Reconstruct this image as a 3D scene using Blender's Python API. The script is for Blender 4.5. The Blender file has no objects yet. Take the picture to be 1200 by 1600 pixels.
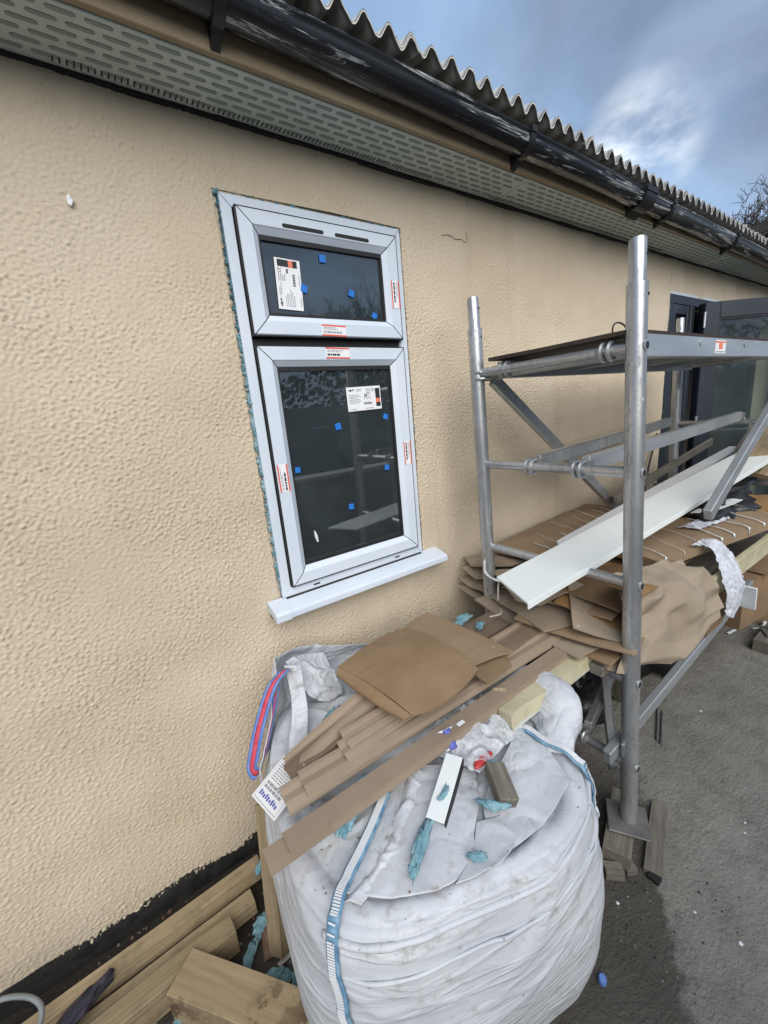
import bpy, bmesh, math, random
import numpy as np
from mathutils import Vector, Matrix, noise as mnoise

random.seed(7)
scene = bpy.context.scene
COL = scene.collection

# ------------------------------------------------------------------ camera
CAM_M = ((0.81528, -0.20725, 0.54071), (-0.57201, -0.14289, 0.80771), (-0.09013, -0.96780, -0.23504))
CAM_P = (0.0, -1.35, 1.50)
cam_d = bpy.data.cameras.new('camera')
cam = bpy.data.objects.new('camera', cam_d)
COL.objects.link(cam)
cam.matrix_world = Matrix((
    (CAM_M[0][0], -CAM_M[0][1], -CAM_M[0][2], CAM_P[0]),
    (CAM_M[1][0], -CAM_M[1][1], -CAM_M[1][2], CAM_P[1]),
    (CAM_M[2][0], -CAM_M[2][1], -CAM_M[2][2], CAM_P[2]),
    (0, 0, 0, 1)))
cam_d.sensor_fit = 'VERTICAL'
cam_d.sensor_height = 24.0
cam_d.sensor_width = 18.0
cam_d.lens = 635.16 / 1600 * 24.0
cam_d.clip_start = 0.02
cam_d.clip_end = 500
scene.camera = cam

# ------------------------------------------------------------------ sun, sky, exposure
SUN_TO = Vector((-0.30, -0.70, 0.55)).normalized()
sun_d = bpy.data.lights.new('sun', 'SUN')
sun_d.energy = 1.5
sun_d.angle = math.radians(64)
sun_d.color = (1.0, 0.95, 0.87)
sun = bpy.data.objects.new('sun', sun_d)
COL.objects.link(sun)
sun.rotation_euler = (-SUN_TO).to_track_quat('-Z', 'Y').to_euler()

scene.view_settings.view_transform = 'Standard'
scene.view_settings.look = 'None'
scene.view_settings.gamma = 1.0
scene.view_settings.use_curve_mapping = False
scene.view_settings.exposure = 1.30

world = bpy.data.worlds.new('World')
scene.world = world
world.use_nodes = True
wt = world.node_tree
wt.nodes.clear()


class NG:
    """small helper to write node graphs"""
    def __init__(self, tree):
        self.t = tree

    def n(self, typ, **kw):
        nd = self.t.nodes.new(typ)
        ins = kw.pop('ins', {})
        for k, v in kw.items():
            setattr(nd, k, v)
        for k, v in ins.items():
            self.set(nd.inputs[k], v)
        return nd

    def set(self, sock, v):
        if isinstance(v, bpy.types.NodeSocket):
            self.t.links.new(v, sock)
        elif isinstance(v, (tuple, list)) and len(v) == 3 and sock.type == 'RGBA':
            sock.default_value = (*v, 1)
        else:
            sock.default_value = v

    def math(self, op, a, b=0.0, c=0.0, clamp=False):
        nd = self.n('ShaderNodeMath', operation=op, use_clamp=clamp)
        self.set(nd.inputs[0], a)
        self.set(nd.inputs[1], b)
        self.set(nd.inputs[2], c)
        return nd.outputs[0]

    def mix(self, f, a, b, blend='MIX'):
        nd = self.n('ShaderNodeMix', data_type='RGBA', blend_type=blend)
        self.set(nd.inputs[0], f)
        self.set(nd.inputs[6], a)
        self.set(nd.inputs[7], b)
        return nd.outputs[2]

    def noise(self, vec, scale=5, detail=4, rough=0.5, dist=0.0):
        nd = self.n('ShaderNodeTexNoise')
        if vec is not None:
            self.set(nd.inputs['Vector'], vec)
        self.set(nd.inputs['Scale'], scale)
        self.set(nd.inputs['Detail'], detail)
        self.set(nd.inputs['Roughness'], rough)
        self.set(nd.inputs['Distortion'], dist)
        return nd.outputs['Fac']

    def ramp(self, fac, lo, hi):
        nd = self.n('ShaderNodeMapRange')
        nd.interpolation_type = 'SMOOTHSTEP'
        self.set(nd.inputs[0], fac)
        self.set(nd.inputs[1], lo)
        self.set(nd.inputs[2], hi)
        return nd.outputs[0]

    def mapping(self, vec, scale=(1, 1, 1), loc=(0, 0, 0), rot=(0, 0, 0)):
        nd = self.n('ShaderNodeMapping')
        self.set(nd.inputs[0], vec)
        nd.inputs['Location'].default_value = loc
        nd.inputs['Rotation'].default_value = rot
        nd.inputs['Scale'].default_value = scale
        return nd.outputs[0]


g = NG(wt)
sky = g.n('ShaderNodeTexSky')
sky.sky_type = 'NISHITA'
sky.sun_disc = False
sky.sun_elevation = math.asin(SUN_TO.z)
sky.sun_rotation = math.atan2(SUN_TO.x, SUN_TO.y)
tc = g.n('ShaderNodeTexCoord')
sep = g.n('ShaderNodeSeparateXYZ', ins={0: tc.outputs['Generated']})
up = g.math('MAXIMUM', sep.outputs[2], 0.0)
den = g.math('ADD', up, 0.35)
comb = g.n('ShaderNodeCombineXYZ', ins={0: g.math('DIVIDE', sep.outputs[0], den), 1: g.math('DIVIDE', sep.outputs[1], den), 2: 0.0})
cl = g.noise(g.mapping(comb.outputs[0], loc=(3.1, 1.7, 0)), 1.5, 7, 0.52, 0.25)
cl2 = g.noise(g.mapping(comb.outputs[0], loc=(-1.4, 5.2, 0)), 3.6, 6, 0.55, 0.3)
cl3 = g.noise(g.mapping(tc.outputs['Generated'], (5, 5, 9), (1.3, 0.4, 2.2)), 1.2, 6, 0.55, 0.2)
dark = g.mix(g.ramp(cl2, 0.3, 0.72), (1.05, 1.4, 2.05), (1.65, 2.1, 2.9))       # cloud bodies
light = g.mix(g.ramp(cl2, 0.35, 0.7), (1.55, 2.35, 3.6), (2.0, 2.8, 4.0))          # thin bright cloud
cloud = g.mix(g.ramp(cl, 0.36, 0.60), light, dark)
skyc = g.mix(0.08, cloud, sky.outputs[0])
# sunlit break in the cloud, low over the roof line
brk = Vector((0.836, 0.388, 0.389)).normalized()
dotn = g.n('ShaderNodeVectorMath', operation='DOT_PRODUCT', ins={0: tc.outputs['Generated'], 1: tuple(brk)})
bm_ = g.math('MULTIPLY', g.ramp(dotn.outputs['Value'], 0.9945, 0.9998), g.ramp(cl3, 0.36, 0.66))
skyc = g.mix(g.math('MULTIPLY', bm_, 0.7), skyc, (7.6, 7.9, 8.0))
bg = g.n('ShaderNodeBackground', ins={'Color': skyc, 'Strength': 0.085})
wo = g.n('ShaderNodeOutputWorld')
wt.links.new(bg.outputs[0], wo.inputs[0])

# ------------------------------------------------------------------ materials
MATS = {}


def new_mat(name):
    m = bpy.data.materials.new(name)
    m.use_nodes = True
    t = m.node_tree
    t.nodes.clear()
    gg = NG(t)
    out = gg.n('ShaderNodeOutputMaterial')
    b = gg.n('ShaderNodeBsdfPrincipled')
    t.links.new(b.outputs[0], out.inputs[0])
    co = gg.n('ShaderNodeTexCoord').outputs['Object']
    MATS[name] = m
    return m, gg, b, co, out


def bump(gg, b, h, strength=0.3, dist=0.004):
    nd = gg.n('ShaderNodeBump', ins={'Strength': strength, 'Distance': dist, 'Height': h})
    gg.set(b.inputs['Normal'], nd.outputs[0])


def simple(name, col, col2=None, rough=0.6, metal=0.0, scale=8, bstr=0.0, bscale=60, bdist=0.002, stretch=(1, 1, 1), spec=0.5, rvar=0.0):
    m, gg, b, co, out = new_mat(name)
    v = gg.mapping(co, stretch)
    if col2 is not None:
        f = gg.ramp(gg.noise(v, scale, 5, 0.6), 0.35, 0.68)
        gg.set(b.inputs['Base Color'], gg.mix(f, col, col2))
    else:
        gg.set(b.inputs['Base Color'], col)
    b.inputs['Metallic'].default_value = metal
    b.inputs['Specular IOR Level'].default_value = spec
    if rvar:
        gg.set(b.inputs['Roughness'], gg.math('MULTIPLY_ADD', gg.noise(v, scale * 2.3, 4, 0.6), rvar, rough - rvar / 2))
    else:
        b.inputs['Roughness'].default_value = rough
    if bstr:
        bump(gg, b, gg.noise(v, bscale, 4, 0.6), bstr, bdist)
    return m


# textured render of the house wall (relief itself is modelled)
m, gg, b, co, _ = new_mat('render_cream')
big = gg.noise(co, 1.3, 4, 0.6)
mid = gg.noise(co, 7, 5, 0.65)
fine = gg.noise(co, 140, 3, 0.6)
c = gg.mix(gg.ramp(big, 0.3, 0.7), (0.54, 0.45, 0.33), (0.62, 0.535, 0.415))
c = gg.mix(gg.math('MULTIPLY', gg.ramp(mid, 0.45, 0.8), 0.28), c, (0.50, 0.40, 0.27))
streak = gg.noise(gg.mapping(co, (7, 7, 0.55)), 1.0, 5, 0.6)
c = gg.mix(gg.math('MULTIPLY', gg.ramp(streak, 0.54, 0.76), 0.34), c, (0.40, 0.34, 0.25))
spx = gg.n('ShaderNodeSeparateXYZ', ins={0: co})
low = gg.ramp(gg.math('MULTIPLY_ADD', gg.noise(co, 6, 4, 0.6), 0.22, spx.outputs[2]), 0.46, 0.14)
c = gg.mix(gg.math('MULTIPLY', low, 0.35), c, (0.46, 0.405, 0.31))              # splash-back dirt near the ground, carried higher to paint in shade low on the wall
speck = gg.ramp(gg.noise(co, 55, 2, 0.5), 0.74, 0.79)
c = gg.mix(gg.math('MULTIPLY', speck, 0.5), c, (0.25, 0.19, 0.12))
gg.set(b.inputs['Base Color'], c)
b.inputs['Roughness'].default_value = 0.85
b.inputs['Specular IOR Level'].default_value = 0.25
bump(gg, b, gg.math('MULTIPLY_ADD', fine, 0.6, gg.noise(co, 75, 5, 0.7)), 0.6, 0.004)

simple('bitumen', (0.012, 0.012, 0.012), (0.03, 0.028, 0.026), 0.6, scale=20, bstr=0.6, bscale=50, bdist=0.006)
# concrete yard
m, gg, b, co, _ = new_mat('concrete')
n1 = gg.noise(co, 0.9, 6, 0.65)
n2 = gg.noise(co, 9, 6, 0.7)
n3 = gg.noise(co, 85, 4, 0.7)
c = gg.mix(gg.ramp(n1, 0.3, 0.7), (0.20, 0.190, 0.167), (0.30, 0.286, 0.254))
c = gg.mix(gg.math('MULTIPLY', gg.ramp(n2, 0.42, 0.75), 0.5), c, (0.105, 0.098, 0.084))
c = gg.mix(gg.math('MULTIPLY', gg.ramp(n3, 0.55, 0.8), 0.45), c, (0.24, 0.24, 0.23))
c = gg.mix(gg.math('MULTIPLY', gg.ramp(n3, 0.42, 0.25), 0.5), c, (0.05, 0.046, 0.04))
# damp stain spreading from under the sack and the tower foot
sx = gg.n('ShaderNodeSeparateXYZ', ins={0: co})
# its outer edge runs obliquely across the concrete, ragged
ed = gg.math('ADD', gg.math('MULTIPLY', sx.outputs[0], 0.52), gg.math('MULTIPLY', sx.outputs[1], -0.85))
ed = gg.math('ADD', ed, gg.math('MULTIPLY_ADD', gg.noise(co, 4.5, 4, 0.6), 0.36, gg.math('MULTIPLY', gg.noise(co, 22, 5, 0.75), 0.16)))
wet = gg.math('MULTIPLY', gg.ramp(ed, 1.755, 1.69), gg.ramp(gg.math('MULTIPLY_ADD', gg.noise(co, 3, 4, .6), .5, sx.outputs[0]), 1.95, 1.65))
wy = gg.ramp(gg.math('MULTIPLY_ADD', gg.noise(co, 2.5, 5, 0.6), 0.4, sx.outputs[1]), -0.24, 0.0)   # soil washed along the wall foot
c = gg.mix(gg.math('MULTIPLY', wet, 0.74), c, (0.034, 0.027, 0.020))
c = gg.mix(gg.math('MULTIPLY', wy, 0.85), c, (0.030, 0.024, 0.018))
gg.set(b.inputs['Base Color'], c)
gg.set(b.inputs['Roughness'], gg.math('MULTIPLY_ADD', wet, -0.15, 0.88))
b.inputs['Specular IOR Level'].default_value = 0.3
n4 = gg.noise(gg.mapping(co, (14, 34, 20), rot=(0, 0, 0.5)), 1.0, 6, 0.75, 0.1)
bump(gg, b, gg.math('ADD', gg.math('MULTIPLY', n2, 1.3), gg.math('ADD', gg.math('MULTIPLY', n3, 0.7), gg.math('MULTIPLY', n4, 0.7))), 0.8, 0.016)

simple('soffit_grey', (0.50, 0.575, 0.55), (0.57, 0.64, 0.61), 0.7, scale=6, bstr=0.1)
simple('soffit_slot', (0.27, 0.32, 0.305), None, 0.9)
simple('vent_black', (0.02, 0.02, 0.02), None, 0.8)
simple('fascia_tan', (0.27, 0.21, 0.13), (0.34, 0.27, 0.18), 0.7, scale=5, bstr=0.2, bscale=30)
# weathered black gutter
m, gg, b, co, _ = new_mat('gutter_black')
v = gg.mapping(co, (2.0, 40, 40))
ww = gg.noise(v, 1.1, 8, 0.70, 1.0)
st = gg.math('MULTIPLY', gg.ramp(ww, 0.548, 0.59), gg.ramp(gg.noise(co, 6, 4, 0.6), 0.33, 0.55))
haze_ = gg.ramp(gg.noise(gg.mapping(co, (1.2, 30, 30)), 1.0, 4, 0.6), 0.48, 0.75)
c = gg.mix(gg.math('MULTIPLY', haze_, 0.6), (0.013, 0.014, 0.016), (0.09, 0.095, 0.10))
c = gg.mix(st, c, (0.42, 0.44, 0.45))
gg.set(b.inputs['Base Color'], c)
gg.set(b.inputs['Roughness'], gg.math('MULTIPLY_ADD', st, 0.35, 0.24))
simple('bracket_black', (0.012, 0.012, 0.013), None, 0.45)
simple('fibre_cement', (0.42, 0.41, 0.38), (0.54, 0.525, 0.49), 0.9, scale=7, bstr=0.35, bscale=70)

simple('upvc_white', (0.60, 0.67, 0.76), (0.66, 0.72, 0.80), 0.42, scale=3, spec=0.4)
simple('upvc_edge', (0.46, 0.50, 0.56), None, 0.5)
simple('gasket', (0.012, 0.012, 0.013), None, 0.6)
simple('foam_blue', (0.13, 0.29, 0.35), (0.27, 0.44, 0.50), 0.8, scale=30, bstr=0.7, bscale=90, bdist=0.006)
simple('foam_dark', (0.05, 0.13, 0.165), (0.12, 0.26, 0.31), 0.85, scale=40, bstr=0.8, bscale=90, bdist=0.006)
simple('foam_bead', (0.13, 0.26, 0.31), (0.30, 0.42, 0.46), 0.85, scale=45, bstr=0.9, bscale=100, bdist=0.006)
simple('pad_blue', (0.015, 0.17, 0.58), None, 0.5)
simple('anthracite', (0.020, 0.026, 0.036), (0.026, 0.033, 0.045), 0.38, scale=4)
simple('print_white', (0.80, 0.81, 0.83), None, 0.5)
simple('print_black', (0.02, 0.02, 0.022), None, 0.5)
simple('print_red', (0.75, 0.09, 0.05), None, 0.5)
simple('print_orange', (0.80, 0.22, 0.12), None, 0.5)
simple('print_grey', (0.30, 0.31, 0.34), None, 0.6)
simple('print_blue', (0.10, 0.12, 0.42), None, 0.6)


def glass(name, tint=(0.88, 0.94, 0.92), ior=2.35):
    m, gg, b, co, out = new_mat(name)
    m.node_tree.nodes.remove(b)
    fr = gg.n('ShaderNodeFresnel', ins={'IOR': ior})
    tr = gg.n('ShaderNodeBsdfTransparent', ins={'Color': tint})
    gl = gg.n('ShaderNodeBsdfGlossy', ins={'Roughness': 0.012, 'Color': (0.95, 0.97, 1.0)})
    dirt = gg.n('ShaderNodeBsdfDiffuse', ins={'Color': (0.36, 0.46, 0.50)})  # dirt film, also tinted and thickened to paint in a pale reflection
    mx = gg.n('ShaderNodeMixShader', ins={0: fr.outputs[0], 1: tr.outputs[0], 2: gl.outputs[0]})
    d = gg.math('MULTIPLY_ADD', gg.ramp(gg.noise(co, 5, 6, 0.7), 0.35, 0.9), 0.05, 0.052)
    mx2 = gg.n('ShaderNodeMixShader', ins={0: d, 1: mx.outputs[0], 2: dirt.outputs[0]})
    gg.t.links.new(mx2.outputs[0], out.inputs[0])
    return m


glass('glass')
glass('glass_door', (0.80, 0.88, 0.84), 1.75)


def film(name, alpha, col=(0.85, 0.88, 0.92), rough=0.18):
    m, gg, b, co, out = new_mat(name)
    gg.set(b.inputs['Base Color'], col)
    b.inputs['Roughness'].default_value = rough
    a = gg.math('MULTIPLY_ADD', gg.ramp(gg.noise(co, 30, 5, 0.7), 0.35, 0.75), 0.5, alpha)
    gg.set(b.inputs['Alpha'], gg.math('MINIMUM', a, 1.0))
    bump(gg, b, gg.noise(co, 70, 5, 0.7), 0.8, 0.01)
    return m


film('clear_film', 0.22)
film('bubble_film', 0.55, (0.78, 0.82, 0.90), 0.25)

# galvanised / aluminium tube
m, gg, b, co, _ = new_mat('aluminium')
sc = gg.ramp(gg.noise(gg.mapping(co, (46, 46, 15)), 1.2, 7, 0.75), 0.52, 0.68)
c = gg.mix(gg.ramp(gg.noise(co, 5, 5, 0.6), 0.3, 0.7), (0.40, 0.41, 0.42), (0.56, 0.57, 0.58))
c = gg.mix(gg.math('MULTIPLY', sc, 0.65), c, (0.13, 0.13, 0.135))
spl = gg.math('MULTIPLY', gg.ramp(gg.noise(co, 48, 4, 0.6), 0.64, 0.67), gg.ramp(gg.noise(co, 4, 3, 0.5), 0.48, 0.6))
c = gg.mix(gg.math('MULTIPLY', spl, 0.7), c, (0.55, 0.54, 0.50))
gg.set(b.inputs['Base Color'], c)
gg.set(b.inputs['Metallic'], gg.math('MULTIPLY_ADD', spl, -0.6, 0.75))
gg.set(b.inputs['Roughness'], gg.math('MULTIPLY_ADD', sc, 0.25, 0.33))
bump(gg, b, gg.noise(co, 120, 3, 0.6), 0.12, 0.002)
simple('alu_clean', (0.42, 0.45, 0.47), (0.53, 0.56, 0.58), 0.38, metal=0.6, scale=5, stretch=(0.4, 3, 3), rvar=0.15)
simple('steel_dull', (0.16, 0.155, 0.15), (0.24, 0.235, 0.225), 0.6, metal=0.5, scale=14)
simple('deck_ply', (0.030, 0.020, 0.016), (0.05, 0.034, 0.026), 0.7, scale=9)


def wood(name, c1, c2, c3, grain=1.0, rough=0.7):
    m, gg, b, co, _ = new_mat(name)
    oi = gg.n('ShaderNodeObjectInfo')
    vm = gg.n('ShaderNodeVectorMath', operation='ADD', ins={0: co})
    cc = gg.n('ShaderNodeCombineXYZ', ins={0: gg.math('MULTIPLY', oi.outputs['Random'], 9.0), 1: gg.math('MULTIPLY', oi.outputs['Random'], 3.0), 2: oi.outputs['Random']})
    gg.set(vm.inputs[1], cc.outputs[0])
    v = gg.mapping(vm.outputs[0], (1.6 * grain, 34 * grain, 34 * grain))
    n = gg.noise(v, 1.0, 6, 0.62, 1.1)
    n2 = gg.noise(gg.mapping(vm.outputs[0], (5, 130, 130)), 1.0, 3, 0.6)
    c = gg.mix(gg.ramp(n, 0.34, 0.66), c1, c2)
    c = gg.mix(gg.math('MULTIPLY', gg.ramp(n2, 0.45, 0.72), 0.6), c, c3)
    knot = gg.ramp(gg.noise(gg.mapping(vm.outputs[0], (7, 15, 15)), 1.0, 2, 0.4), 0.73, 0.80)
    c = gg.mix(gg.math('MULTIPLY', knot, 0.6), c, c3)
    dirt = gg.ramp(gg.noise(vm.outputs[0], 9, 6, 0.75), 0.50, 0.74)
    c = gg.mix(gg.math('MULTIPLY', dirt, 0.6), c, (0.10, 0.085, 0.06))
    gg.set(b.inputs['Base Color'], c)
    b.inputs['Roughness'].default_value = rough
    b.inputs['Specular IOR Level'].default_value = 0.3
    bump(gg, b, gg.math('MULTIPLY_ADD', n2, 0.4, n), 0.25, 0.003)


wood('wood_pine', (0.29, 0.225, 0.135), (0.36, 0.285, 0.18), (0.19, 0.13, 0.07))
wood('wood_treated', (0.24, 0.185, 0.11), (0.30, 0.24, 0.15), (0.15, 0.105, 0.06))
wood('wood_grey', (0.15, 0.135, 0.11), (0.215, 0.195, 0.165), (0.085, 0.07, 0.055))
# stained block in front
m, gg, b, co, _ = new_mat('wood_block')
n = gg.noise(gg.mapping(co, (2, 26, 26)), 1.0, 6, 0.62, 0.8)
c = gg.mix(gg.ramp(n, 0.35, 0.65), (0.25, 0.185, 0.105), (0.32, 0.245, 0.15))
stn = gg.math('MULTIPLY', gg.ramp(gg.noise(co, 9, 5, 0.7), 0.52, 0.60), gg.ramp(gg.noise(co, 3, 2, 0.5), 0.47, 0.6))
c = gg.mix(gg.math('MULTIPLY', stn, 0.85), c, (0.055, 0.032, 0.014))
gg.set(b.inputs['Base Color'], c)
b.inputs['Roughness'].default_value = 0.8
bump(gg, b, gg.math('MULTIPLY_ADD', gg.noise(co, 90, 4, 0.7), 0.5, n), 0.35, 0.004)


def cardboard(name, c1, c2, bstr=0.25):
    m, gg, b, co, _ = new_mat(name)
    oi = gg.n('ShaderNodeObjectInfo')
    n = gg.noise(co, 5, 6, 0.65)
    n2 = gg.noise(gg.mapping(co, (3, 30, 30)), 1.0, 4, 0.6)
    c = gg.mix(gg.ramp(n, 0.3, 0.7), c1, c2)
    c = gg.mix(gg.math('MULTIPLY', gg.ramp(n2, 0.55, 0.75), 0.25), c, tuple(x * 0.7 for x in c1))
    c = gg.mix(gg.math('MULTIPLY', oi.outputs['Random'], 0.35), c, tuple(x * 0.68 for x in c1))
    sp = gg.ramp(gg.noise(co, 38, 2, 0.5), 0.765, 0.785)
    c = gg.mix(gg.math('MULTIPLY', sp, 0.75), c, (0.72, 0.72, 0.70))
    gg.set(b.inputs['Base Color'], c)
    b.inputs['Roughness'].default_value = 0.85
    b.inputs['Specular IOR Level'].default_value = 0.2
    bump(gg, b, gg.math('ADD', n, n2), bstr, 0.006)


cardboard('card_brown', (0.29, 0.205, 0.13), (0.345, 0.25, 0.165))
cardboard('card_dark', (0.235, 0.155, 0.09), (0.29, 0.20, 0.12))
cardboard('card_grey', (0.30, 0.245, 0.185), (0.37, 0.305, 0.235))
cardboard('card_orange', (0.29, 0.17, 0.07), (0.33, 0.20, 0.09))
cardboard('kraft', (0.29, 0.235, 0.175), (0.345, 0.285, 0.215), 0.3)
cardboard('trim_mushroom', (0.30, 0.23, 0.17), (0.35, 0.275, 0.205), 0.06)
cardboard('trim_brown', (0.20, 0.145, 0.105), (0.26, 0.195, 0.145), 0.08)
simple('trim_under', (0.05, 0.042, 0.036), None, 0.6)
simple('pvc_white', (0.74, 0.79, 0.79), (0.80, 0.84, 0.83), 0.38, scale=2)
simple('pir_foam', (0.40, 0.365, 0.23), (0.50, 0.46, 0.32), 0.9, scale=12, bstr=0.5, bscale=80)
simple('foil', (0.50, 0.54, 0.52), (0.60, 0.63, 0.60), 0.5, scale=6)
simple('paper_white', (0.68, 0.70, 0.73), (0.74, 0.76, 0.78), 0.6, scale=5)
simple('black_plastic', (0.012, 0.012, 0.014), (0.02, 0.02, 0.022), 0.35, bstr=0.6, bscale=18, bdist=0.01)
simple('rag_dark', (0.022, 0.022, 0.035), (0.05, 0.045, 0.06), 0.9, scale=20, bstr=0.7, bscale=50, bdist=0.006)
simple('hose_grey', (0.16, 0.175, 0.185), (0.22, 0.235, 0.245), 0.5, scale=10)
simple('cable_dark', (0.05, 0.04, 0.035), None, 0.6)
simple('rubble', (0.13, 0.12, 0.10), (0.24, 0.225, 0.20), 0.9, scale=20)
simple('rust_stain', (0.14, 0.075, 0.045), (0.24, 0.16, 0.11), 0.8, scale=18, bstr=0.5)
simple('tube_pale', (0.50, 0.46, 0.40), None, 0.6)
simple('red_plastic', (0.50, 0.045, 0.05), None, 0.45)
simple('strap_red', (0.55, 0.05, 0.09), (0.62, 0.10, 0.14), 0.7, scale=40, bstr=0.5, bscale=140)
simple('strap_blue', (0.10, 0.20, 0.52), (0.16, 0.28, 0.60), 0.7, scale=40, bstr=0.5, bscale=140)
simple('seam_blue', (0.085, 0.20, 0.33), (0.22, 0.38, 0.50), 0.7, scale=30, bstr=0.5, bscale=120)
simple('bark', (0.045, 0.036, 0.030), (0.07, 0.058, 0.048), 0.9, scale=10)
simple('leaf_dark', (0.025, 0.045, 0.018), (0.05, 0.08, 0.03), 0.7, scale=9)
simple('lawn', (0.05, 0.085, 0.03), (0.08, 0.12, 0.045), 0.9, scale=6, bstr=0.6)
simple('fence_panel', (0.22, 0.225, 0.21), (0.30, 0.30, 0.28), 0.85, scale=4)
simple('kerb_pale', (0.42, 0.41, 0.38), (0.5, 0.49, 0.46), 0.85, scale=6)
simple('plaster_grey', (0.20, 0.20, 0.20), (0.26, 0.26, 0.255), 0.9, scale=2)
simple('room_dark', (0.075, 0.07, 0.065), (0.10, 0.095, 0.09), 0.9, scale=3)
simple('shed_dark', (0.035, 0.034, 0.026), (0.06, 0.057, 0.045), 0.8, scale=6)
simple('shed_board', (0.085, 0.083, 0.062), (0.12, 0.115, 0.09), 0.8, scale=6)

# woven white sack cloth
m, gg, b, co, _ = new_mat('sack')
n1 = gg.noise(co, 6, 6, 0.65)
n2 = gg.noise(co, 26, 5, 0.7)
c = gg.mix(gg.ramp(n1, 0.3, 0.75), (0.48, 0.505, 0.545), (0.58, 0.60, 0.625))
dirt = gg.math('MULTIPLY', gg.ramp(n2, 0.50, 0.74), gg.ramp(n1, 0.36, 0.60))
c = gg.mix(gg.math('MULTIPLY', dirt, 0.75), c, (0.27, 0.24, 0.20))
smear = gg.math('MULTIPLY', gg.ramp(gg.noise(gg.mapping(co, (9, 9, 26)), 1.0, 6, 0.75), 0.60, 0.72), gg.ramp(gg.noise(co, 3.1, 3, 0.5), 0.52, 0.64))
c = gg.mix(gg.math('MULTIPLY', smear, 0.7), c, (0.13, 0.10, 0.085))
sp = gg.ramp(gg.noise(co, 75, 3, 0.6), 0.70, 0.73)
c = gg.mix(gg.math('MULTIPLY', sp, 0.55), c, (0.11, 0.085, 0.06))
spz = gg.n('ShaderNodeSeparateXYZ', ins={0: co})
foot = gg.ramp(gg.math('MULTIPLY_ADD', n1, 0.16, spz.outputs[2]), 0.17, 0.03)
c = gg.mix(gg.math('MULTIPLY', foot, 0.6), c, (0.25, 0.22, 0.175))
gg.set(b.inputs['Base Color'], c)
b.inputs['Roughness'].default_value = 0.5
b.inputs['Specular IOR Level'].default_value = 0.35
l1 = gg.ramp(gg.math('ABSOLUTE', gg.math('SUBTRACT', gg.noise(gg.mapping(co, (2.2, 2.2, 11)), 1.6, 3, 0.5, 0.3), 0.5)), 0.07, 0.0)
l2 = gg.ramp(gg.math('ABSOLUTE', gg.math('SUBTRACT', gg.noise(co, 11, 3, 0.5, 0.6), 0.5)), 0.05, 0.0)
bump(gg, b, gg.math('ADD', gg.math('MULTIPLY', gg.noise(co, 60, 3, 0.6), 0.10), gg.math('MULTIPLY_ADD', l1, 0.5, gg.math('MULTIPLY', l2, 0.07))), 0.5, 0.006)


# ------------------------------------------------------------------ object helpers
ORIGIN = {}          # object -> Matrix in world, known without a depsgraph update


def tag(o, label=None, cat=None, group=None, kind=None):
    if label:
        o['label'] = label
    if cat:
        o['category'] = cat
    if group:
        o['group'] = group
    if kind:
        o['kind'] = kind
    return o


def thing(name, label, cat, base, group=None):
    o = bpy.data.objects.new(name, None)
    o.empty_display_size = 0.1
    COL.objects.link(o)
    o.location = base
    ORIGIN[o] = Matrix.Translation(Vector(base))
    return tag(o, label, cat, group)


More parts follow.
